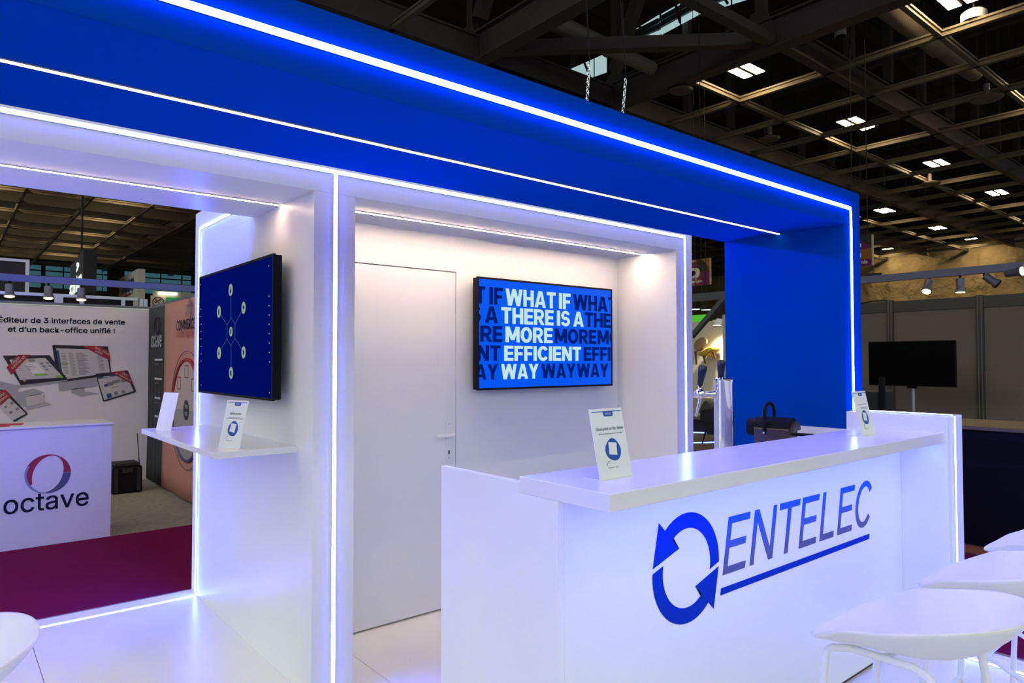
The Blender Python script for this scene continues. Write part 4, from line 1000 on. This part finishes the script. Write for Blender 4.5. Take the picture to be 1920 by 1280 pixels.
p0, p1 = P(1296, 829.5, 'z', ZH + .01), P(1346, 828.5, 'z', ZH + .01)
def floor_arc(p, q, bow, lab):
    t = thing('floor_light_arc', (p + q) / 2, lab, 'light strip')
    d = q - p; n = Vector((-d.y, d.x, 0)).normalized()
    pts = [p + d * (k / 14) + n * bow * (1 - (2 * k / 14 - 1) ** 2) for k in range(-2, 17)]
    MB().tube(pts, .012, 6).build('tube', emis('arc_glow', (.22, .30, 1), 3.5) if 'arc_glow' not in bpy.data.materials else bpy.data.materials['arc_glow'], t); return t
floor_arc(p0, p1, -.03, 'nearer glowing blue arc on the floor beyond the beer tap')
floor_arc(P(1296, 810.5, 'z', ZH + .012), P(1346, 812.5, 'z', ZH + .012), .04, 'farther glowing blue arc on the floor beyond the beer tap')
struct(MB().box(7, 4.2, -.0214, 13.6, 8.0, -.0205).build('floor_taupe_carpet', mat('taupe_carpet', (.10, .09, .075), .95, noise=.2, nscale=40)), 'taupe carpet of the stand seen through the gap', 'floor')

# hanging zone banners
def zone_sign(X, y_hi, y_lo, z_lo, z_hi, lab, letter, word, hang):
    t = thing('hanging_sign', (X, (y_hi + y_lo) / 2, z_lo), lab, 'sign')
    MB().box(X, y_lo, z_lo, X + .12, y_hi, z_hi).build('board', mat('banner_edge_cream', (.45, .38, .25), .7, noise=.03) if 'banner_edge_cream' not in bpy.data.materials else bpy.data.materials['banner_edge_cream'], t)
    W_, H2 = y_hi - y_lo, z_hi - z_lo
    MAG = bpy.data.materials.get('magenta_print') or mat('magenta_print', (.16, .012, .12), .7, noise=.03)
    ROS = bpy.data.materials.get('rose_print') or mat('rose_print', (.24, .03, .07), .7, noise=.03)
    OLV = bpy.data.materials.get('olive_print') or mat('olive_print', (.035, .03, .018), .7, noise=.03)
    AMB = bpy.data.materials.get('amber_print') or mat('amber_print', (.32, .13, .02), .7, noise=.03)
    def fld(nm, mt, pts, d): MB().prism([(X - d, y_hi - u * W_, z_lo + v * H2) for u, v in pts], (-.002, 0, 0)).build(nm, mt, t)
    if letter == 'D':
        fld('magenta_field', MAG, [(0, 0), (1, 0), (1, .5), (0, .5)], .001)
        fld('rose_field', ROS, [(.25, .0), (.70, .0), (.70, .9), (.25, .9)], .004)
        arc = [(.45 + .52 * math.sin(a), .5 + .5 * math.cos(a)) for a in [PI / 2 * k / 12 for k in range(13)]]
        fld('amber_field', AMB, [(.45, .5), (1, .5), (1, 1), (.45, 1)], .0015)
        fld('olive_field', OLV, [(.45, .5)] + arc[::-1], .008)
        fld('amber_block', AMB, [(0, 0), (.40, 0), (.40, .25), (0, .25)], .010)
        m = MB(); add_text(m, 'D', (X - .014, y_hi - .10 * W_, z_lo + .28 * H2), -Y3, Z3, .40 * H2, .50 * W_, .05)
        add_text(m, 'accenture', (X - .014, y_hi + .02 * W_, z_lo + .10 * H2), -Y3, Z3, .11 * H2, .72 * W_, .02)
        add_text(m, '>', (X - .014, y_hi - .40 * W_, z_lo + .22 * H2), -Y3, Z3, .05 * H2, .08 * W_, .04); m.build('lettering', PAPER, t)
        m = MB(); add_text(m, 'RETAIL', (X - .014, y_hi - .10 * W_, z_lo + .76 * H2), -Y3, Z3, .07 * H2, .44 * W_); m.build('small_lettering', STEELL, t)
    else:
        fld('olive_field', OLV, [(0, .52), (1, .52), (1, 1), (0, 1)], .001)
        fld('magenta_field', MAG, [(0, .52), (1, .58), (.35, 1), (0, 1)], .004)
        fld('amber_field', AMB, [(0, .2), (1, .22), (1, .57), (0, .52)], .006)
        fld('plum_field', MAG, [(0, 0), (1, 0), (1, .22), (0, .2)], .008)
        m = MB(); add_text(m, 'nis', (X - .014, y_lo + .46 * W_, z_lo + .07 * H2), -Y3, Z3, .10 * H2, .22 * W_, .02, 'r')
        m.bm.free(); m = MB()
        add_text(m, 'nis', (X - .014, y_hi - .60 * W_, z_lo + .07 * H2), -Y3, Z3, .11 * H2, .24 * W_, .02)
        m.box(X - .014, y_hi - .60 * W_, z_lo + .62 * H2, X - .012, y_hi - .54 * W_, z_lo + .74 * H2); m.box(X - .014, y_hi - .60 * W_, z_lo + .30 * H2, X - .012, y_hi - .54 * W_, z_lo + .42 * H2)
        m.build('lettering', PAPER, t)
    for y in (y_lo + .2 * W_, y_hi - .2 * W_): MB().tube([(X + .06, y, z_hi), (X + .06, y, hang)], .012, 6).build('cord', BLACKM, t)
X_ = 21.0
a, b = P(1287, 535, 'x', X_), P(1330, 484, 'x', X_)
zone_sign(X_, a.y, b.y, P(1316, 534, 'x', X_).z, P(1316, 485, 'x', X_).z, 'hanging sign with a big white letter D in the gap', 'D', '', 15.47)
X_ = 17.0
a, b = P(1588, 500, 'x', X_), P(1634, 440, 'x', X_)
zone_sign(X_, a.y, b.y, P(1624, 498, 'x', X_).z, P(1624, 440, 'x', X_).z, 'magenta and olive hanging sign cut by the right edge of the blue pier', 'N', '', 15.47)

# ================================================================== HALL SHELL AND ROOF STRUCTURE
CURT = mat('beige_drape', (.60, .47, .27), .85, noise=.12, nscale=1.1, bump=1.0)
def drape():
    mb = MB(); X = 54.6; n = 130; gr = []
    for i in range(n + 1):
        y = -12 + 60 * i / n; col = []
        for j in range(9):
            z = -.02 + 9.6 * j / 8
            dx = .16 * math.sin(i * 1.9) * (.6 + .4 * math.sin(i * .37)) + .10 * math.sin(i * .8 + j * 1.3)
            col.append(mb.bm.verts.new((X + dx, y, z)))
        gr.append(col)
    for i in range(n):
        for j in range(8): mb.bm.faces.new((gr[i][j], gr[i + 1][j], gr[i + 1][j + 1], gr[i][j + 1]))
    o = mb.build('wall_far_drape', CURT, smooth=True); return struct(o, 'far hall wall hung with creased beige drapes', 'wall')
drape()
WALLD = mat('dark_hall_wall', (.035, .032, .028), .8, noise=.1)
struct(MB().box(55.2, -30, ZH, 55.5, 66, 15.8).build('wall_right_hall', WALLD), 'dark far wall of the hall on the right', 'wall')
struct(MB().box(-30, 66, ZH, 55.5, 66.3, 15.8).build('wall_rear_hall', WALLD), 'dark far wall of the hall on the left', 'wall')
TEAL = emis('dusk_window_pane', (.030, .085, .105), 1.0)
k = 0
for u0, u1 in ((53, 77), (86, 118), (121, 150), (158, 192), (194, 201), (234, 262), (268, 300), (303, 340), (343, 358)):
    k += 1
    a, b = P(u0, 492 + u0 * .07, 'y', 65.9), P(u1, 492 + u1 * .07, 'y', 65.9)
    t = thing('window_%d' % k, (a.x, 65.9, 7.2), 'dim teal window in the far hall wall at the left', 'window', kind='structure')
    MB().box(a.x, 65.9, 7.35, b.x, 65.98, a.z).build('pane', TEAL, t)
    for z in (7.8, 8.25, 8.7): MB().box(a.x, 65.86, z - .05, b.x, 65.899, z + .05).build('glazing_bar', BLACKM, t)
DECK = mat('ribbed_roof_deck', (.040, .030, .026), .8, noise=.3, nscale=1.2)
def deck():
    mb = MB()
    for i in range(-1, 99):
        mb.box(-11, i * .75 - 8, 15.4 + .10 * (i % 2), 55.3, i * .75 - 7.25, 15.7)
    return struct(mb.build('ceiling', DECK), 'dark ribbed roof deck of the hall', 'ceiling')
deck()
def beam_x(y, z0, z1, wd, fl, m_, x0=-10, x1=54.5, nm='ceiling_beam'):
    mb = MB(); mb.box(x0, y - wd / 2, z0 + .05, x1, y + wd / 2, z1 - .05); mb.box(x0, y - fl / 2, z0, x1, y + fl / 2, z0 + .0499); mb.box(x0, y - fl / 2, z1 - .0499, x1, y + fl / 2, z1)
    return struct(mb.build(nm, m_), 'steel roof beam running away to the right', 'beam')
def beam_y(x, z0, z1, wd, fl, m_, y0=-8, y1=65.5, nm='ceiling_beam'):
    mb = MB(); mb.box(x - wd / 2, y0, z0 + .05, x + wd / 2, y1, z1 - .05); mb.box(x - fl / 2, y0, z0, x + fl / 2, y1, z0 + .0499); mb.box(x - fl / 2, y0, z1 - .0499, x + fl / 2, y1, z1)
    return struct(mb.build(nm, m_), 'steel roof beam running away to the left', 'beam')
Y0_, DY = 8.42, 2.625; X0_, DX_ = 17.80, 2.508
for k in range(-3, 22):
    y = Y0_ + DY * k
    if k >= 10 and k % 2 == 0: beam_x(y, 9.0, 10.1, .12, .26, STEELL)
    elif k % 2 == 0: beam_x(y, 9.0, 9.62, .12, .26, STEEL, X0_ - DX_ + .2 if k == 0 else -10)
    else: beam_x(y, 9.0, 9.17, .06, .12, STEELL, 15.4 if k in (-1, 1) else -10, 54.5)
X0_, DX_ = 17.80, 2.508
for k in range(-9, 15):
    x = X0_ + DX_ * k
    if k in (-1, -3): beam_y(x, 8.95, 9.7, .16, .40, STEEL)
    elif k == -2: continue
    else: beam_y(x, 9.0, 9.17, .06, .12, STEELL)
xg1, xg0 = X0_ - DX_, X0_ - 3 * DX_
# upper clutter: joists and hangers between the beams and the deck
JO = mat('dark_joist', (.035, .028, .025), .7, noise=.2)
for k in range(0, 8):
    beam_y(X0_ + 1.25 + DX_ * 2 * k, 11.4, 11.9, .10, .22, JO)
for k in range(-1, 8):
    beam_x(Y0_ + 1.4 + DY * 2 * k, 12.3, 12.8, .10, .22, JO, 19.2)
for k in range(0, 9):
    for j in (0, 1, 2, 3):
        x, y = X0_ + 1.0 + DX_ * k, Y0_ + DY * 2 * j - .1
        struct(MB().box(x - .11, y - .11, 9.62, x + .11, y + .11, 15.4).build('roof_post', JO), 'short dark post between the roof beam and the deck', 'post')
# gusset plates and braces in the bay by the skylights
for (x, y) in ((xg1, Y0_ + .45), (xg0, Y0_ + 2 * DY + .3), (xg1, Y0_ + 2 * DY - .1)):
    mb = MB().prism([(x - .14, y - .40, 9.0), (x - .14, y + .40, 9.0), (x - .14, y + .40, 9.55), (x - .14, y + .18, 9.98), (x - .14, y - .18, 9.98), (x - .14, y - .40, 9.55)], (.04, 0, 0))
    for i in range(4):
        for j in range(4): mb.lathe([(.02, 0), (.02, .015)], (x - .14, y - .27 + .18 * i, 9.10 + .14 * j), (-1, 0, 0), 6)
    struct(mb.build('gusset_plate', STEEL), 'riveted gusset plate joining roof members', 'plate')
    struct(MB().box(x - .08, y - .12, 9.7, x + .12, y + .12, 15.4).build('roof_post', STEEL), 'stout post rising from the gusset plate', 'post')
def brace(a, b, wd=.26, ht=.26, m_=STEEL): return struct(MB().bar(a, b, wd, ht).build('roof_brace', m_), 'inclined roof brace between two girders', 'brace')
brace((xg0 + .2, Y0_ + 2 * DY - .4, 9.25), (xg1 - .3, Y0_ + .55, 9.25), .28, .3)
brace((xg0 + .2, Y0_ + .2, 9.12), (xg1 - .2, Y0_ + .1, 9.12), .26, .22)
brace((xg0 + .2, Y0_ + 2 * DY, 9.15), (xg1, Y0_ + 2 * DY, 9.15), .30, .3)
for y0_, y1_ in ((Y0_ + 5.2, Y0_ + 3.6),):
    brace((xg1, y0_, 10.1), (xg1, y1_, 13.3), .3, .3); brace((xg0, y0_, 10.1), (xg0, y1_, 13.3), .3, .3)
# skylights: daylight panes seen through the girders
SKY = emis('daylight_glass', (.42, .60, .60), .85); SKYD = mat('louvre_blade', (.05, .07, .07), .6, noise=.1)
XSK = 18.4
def skyl(n, q, louv, lab):
    p = [P(u, v, 'x', XSK) for u, v in q]
    t = thing('window_%d' % n, p[0], lab, 'window', kind='structure')
    MB().prism(p, (.05, 0, 0)).build('pane', SKY, t)
    for f in louv:
        a, b = p[0].lerp(p[3], f), p[1].lerp(p[2], f); MB().bar(a - X3 * .06, b - X3 * .06, .16, .10, X3).build('louvre', SKYD, t)
    for f in (.33, .66) if not louv else (.5,):
        a, b = p[0].lerp(p[1], f), p[3].lerp(p[2], f); MB().bar(a - X3 * .08, b - X3 * .08, .07, .05, X3).build('mullion', BLACKM, t)
skyl(20, [(1030, 147), (1136, 100), (1136, 135), (1060, 162)], [], 'bright skylight pane low in the roof structure above the canopy')
skyl(21, [(1170, 68), (1235, 28), (1242, 62), (1176, 84)], [.35, .68], 'left louvred skylight near the top of the frame')
skyl(22, [(1240, 26), (1300, -8), (1318, 22), (1240, 64)], [.3, .6], 'middle louvred skylight near the top of the frame')
skyl(23, [(1306, -16), (1385, -50), (1420, -8), (1318, 24)], [.35, .7], 'right louvred skylight at the top edge of the frame')
# ducts, fans, camera domes
DUCT = mat('painted_duct', (.20, .17, .13), .5, noise=.1)
def duct(a, b, r, lab):
    a, b = Vector(a), Vector(b); d = (b - a)
    o = MB().tube([a, a + d * .02, a + d * .60, a + d * .605, a + d * .62, a + d * .625, a + d * .98, b], [r * .9, r, r, r * 1.06, r * 1.06, r * .86, r * .84, r * .8], 28).build('air_duct', DUCT, smooth='auto')
    return tag(o, lab, 'duct', 'roof air ducts')
duct((10.7, 12.2, 9.85), (14.9, 11.9, 9.50), .22, 'fat tan air duct behind the girders above the canopy')
duct((15.5, 6.5, 9.7), (22.6, 6.5, 9.7), .30, 'long air duct lit yellow at the upper right')
duct((6.2, 12.4, 10.6), (9.9, 12.4, 10.6), .5, 'wide dark duct at the top centre of the roof')
duct((27.0, 17.5, 10.12), (27.0, 30, 10.12), .5, 'dark air duct across the roof beyond the beam grid')
def heater(u, v, z, r, lab):
    p = P(u, v, 'z', z); t = thing('disc_heater', p, lab, 'roof disc', 'round discs hanging in the roof')
    MB().lathe([(r * .2, .02), (r * .9, .0), (r, .05), (r * .6, .11), (r * .15, .13)], p, n=28).build('dish', STEELL, t, smooth='auto')
    MB().lathe([(r * .2, .13), (r * .2, .45)], p + Vector((0, 0, 0)), n=14).build('stem', STEELL, t); MB().tube([p + Z3 * .45, Vector((p.x, p.y, 15.47))], .02, 6).build('hanger', BLACKM, t)
heater(1277, 172, 8.85, .32, 'round pale disc under the girder left of the nearest hall lamp')
heater(1850, 187, 8.9, .42, 'round disc with a lit stem at the upper right')
heater(1743, 346, 8.9, .42, 'round disc under the grid in the middle distance')
heater(1443, 262, 8.95, .34, 'pale round disc just above the canopy edge')
def dome(u, v, z, r, lab):
    p = P(u, v, 'z', z); t = thing('camera_dome', p, lab, 'camera dome', 'roof domes')
    MB().lathe([(r, .0), (r, .18), (r * .7, .24)], p, n=20).build('housing', W_PANEL, t, smooth='auto'); MB().lathe([(.002, -r * .7), (r * .5, -r * .6), (r * .8, -r * .3), (r * .9, 0)], p, n=20).build('dome', BLACK, t, smooth=True)
    MB().tube([p + Z3 * .24, Vector((p.x, p.y, 15.47))], .02, 6).build('hanger', BLACKM, t)
dome(1576, 68, 9.3, .13, 'white camera dome between the roof girders')
dome(1826, 40, 9.2, .26, 'pale dome lamp behind the bright beam at the upper right')
# hall lamps
LAMPM = emis('hall_lamp_glow', *LAMP)
vis = {(0, 0): 'nearest twin-bar hall lamp, largest, above the middle of the canopy', (1, 0): 'second twin-bar hall lamp along the row, beside two small lights', (2, 0): 'third twin-bar hall lamp along the row going right', (3, 0): 'fourth twin-bar hall lamp near the right edge', (3, 1): 'twin-bar hall lamp just above the right end of the canopy', (5, 1): 'small far twin-bar hall lamp right of centre over the drape', (5, 2): 'smallest far twin-bar hall lamp above the right rail'}
def lamp(x, y, z, lab, big=True):
    t = thing('hall_lamp', (x, y, z), lab, 'hall lamp', 'twin-bar hall lamps')
    for s in (-1, 1):
        MB().box(x - .62, y + s * .19 - .15, z + .001, x + .62, y + s * .19 + .15, z + .07).build('lamp_bar', BLACKM, t)
        MB().box(x - .60, y + s * .19 - .13, z - .012, x + .60, y + s * .19 + .13, z).build('diffuser', LAMPM, t)
    MB().tube([(x - .5, y, z + .07), (x - .5, y, 15.47)], .02, 6).build('hanger', BLACKM, t); MB().box(x - .56, y - .3, z + .0705, x - .44, y + .3, z + .10).build('cross_arm', BLACKM, t)
LZ = 9.5; LX, LY = [16.82, 23.62, 31.1, 38.76, 46.3, 52.75], [10.33, 15.43, 20.67]
for i, x in enumerate(LX):
    for j, y in enumerate(LY):
        if (i, j) in vis: lamp(x, y, LZ, vis[(i, j)])
        elif i in (0, 1, 4): lamp(x, y, LZ, 'twin-bar hall lamp hidden behind the canopy or outside the frame')
for x in (-6, 2.0, 9.7):
    for y in (-5.2, .6, 5.9, 26.4): lamp(x, y, 9.6, 'twin-bar hall lamp hidden behind the canopy or outside the frame')
for x in (17.2, 24.7): lamp(x, 5.3, 9.6, 'twin-bar hall lamp hidden behind the canopy or outside the frame')
for x in (-3, 3.8, 10.0): lamp(x, 33.0, 9.6, 'twin-bar hall lamp hidden behind the canopy or outside the frame')
for x in (1.5, 6.6):
    for k in (10, 12, 14, 16, 18): lamp(x, Y0_ + DY * k + 1.6, 9.9, 'twin-bar hall lamp hidden behind the canopy or outside the frame')
p = P(240, 475, 'z', 9.3); lamp(p.x, p.y, 9.35, 'lone hall lamp half hidden in the beams seen through the left opening')
p, q = P(1620, 242, 'z', 9.5), P(1631, 238, 'z', 9.5)
sm = thing('small_twin_light', p, 'pair of small lights beside the second hall lamp', 'hall lamp')
for a in (p, q): MB().box(a.x - .13, a.y - .10, 9.5, a.x + .13, a.y + .10, 9.56).build('diffuser', LAMPM, sm)
MB().box(p.x - .3, q.y - .2, 9.561, q.x + .3, p.y + .2, 9.60).build('back_plate', BLACKM, sm); MB().tube([((p.x + q.x) / 2, (p.y + q.y) / 2, 9.6), ((p.x + q.x) / 2, (p.y + q.y) / 2, 15.47)], .02, 6).build('hanger', BLACKM, sm)

# rigging points on the canopy
for u, lab, off in ((1097, 'left rigging chain and hook holding the canopy top', .5), (1163, 'right rigging chain and hook holding the canopy top', .7)):
    p = P(u, 190, 'y', 2.2); x = p.x
    t = thing('rigging_chain', (x, 2.2, ZT), lab, 'rigging')
    MB().box(x - .022, 2.17, ZT + .0004, x + .022, 2.23, ZT + .055).build('clamp', BLACK, t, bevel=.006)
    MB().tube([(x + .02 * math.cos(a), 2.2, ZT + .07 + .018 * math.sin(a)) for a in [2 * PI * k / 14 for k in range(14)]], .006, 6, True).build('hook', BLACK, t)
    mb = MB()
    for k in range(16):
        z = ZT + .095 + k * .020; dx = off * .06 * k / 16
        ring = [(x + dx + (.006 * math.cos(a) if k % 2 else 0), 2.2 + (0 if k % 2 else .006 * math.cos(a)), z + .013 * math.sin(a)) for a in [2 * PI * i / 10 for i in range(10)]]
        mb.tube(ring, .0022, 5, True)
    mb.build('chain', CHROME, t); zt_ = ZT + .095 + 16 * .02
    MB().tube([(x + off * .06, 2.2, zt_), (x - .15, 2.35, 9.0)], .0025, 5).build('cable', BLACK, t); MB().tube([(x + off * .06, 2.2, zt_), (x + .9, 3.4, 9.0)], .0025, 5).build('cable', BLACK, t)
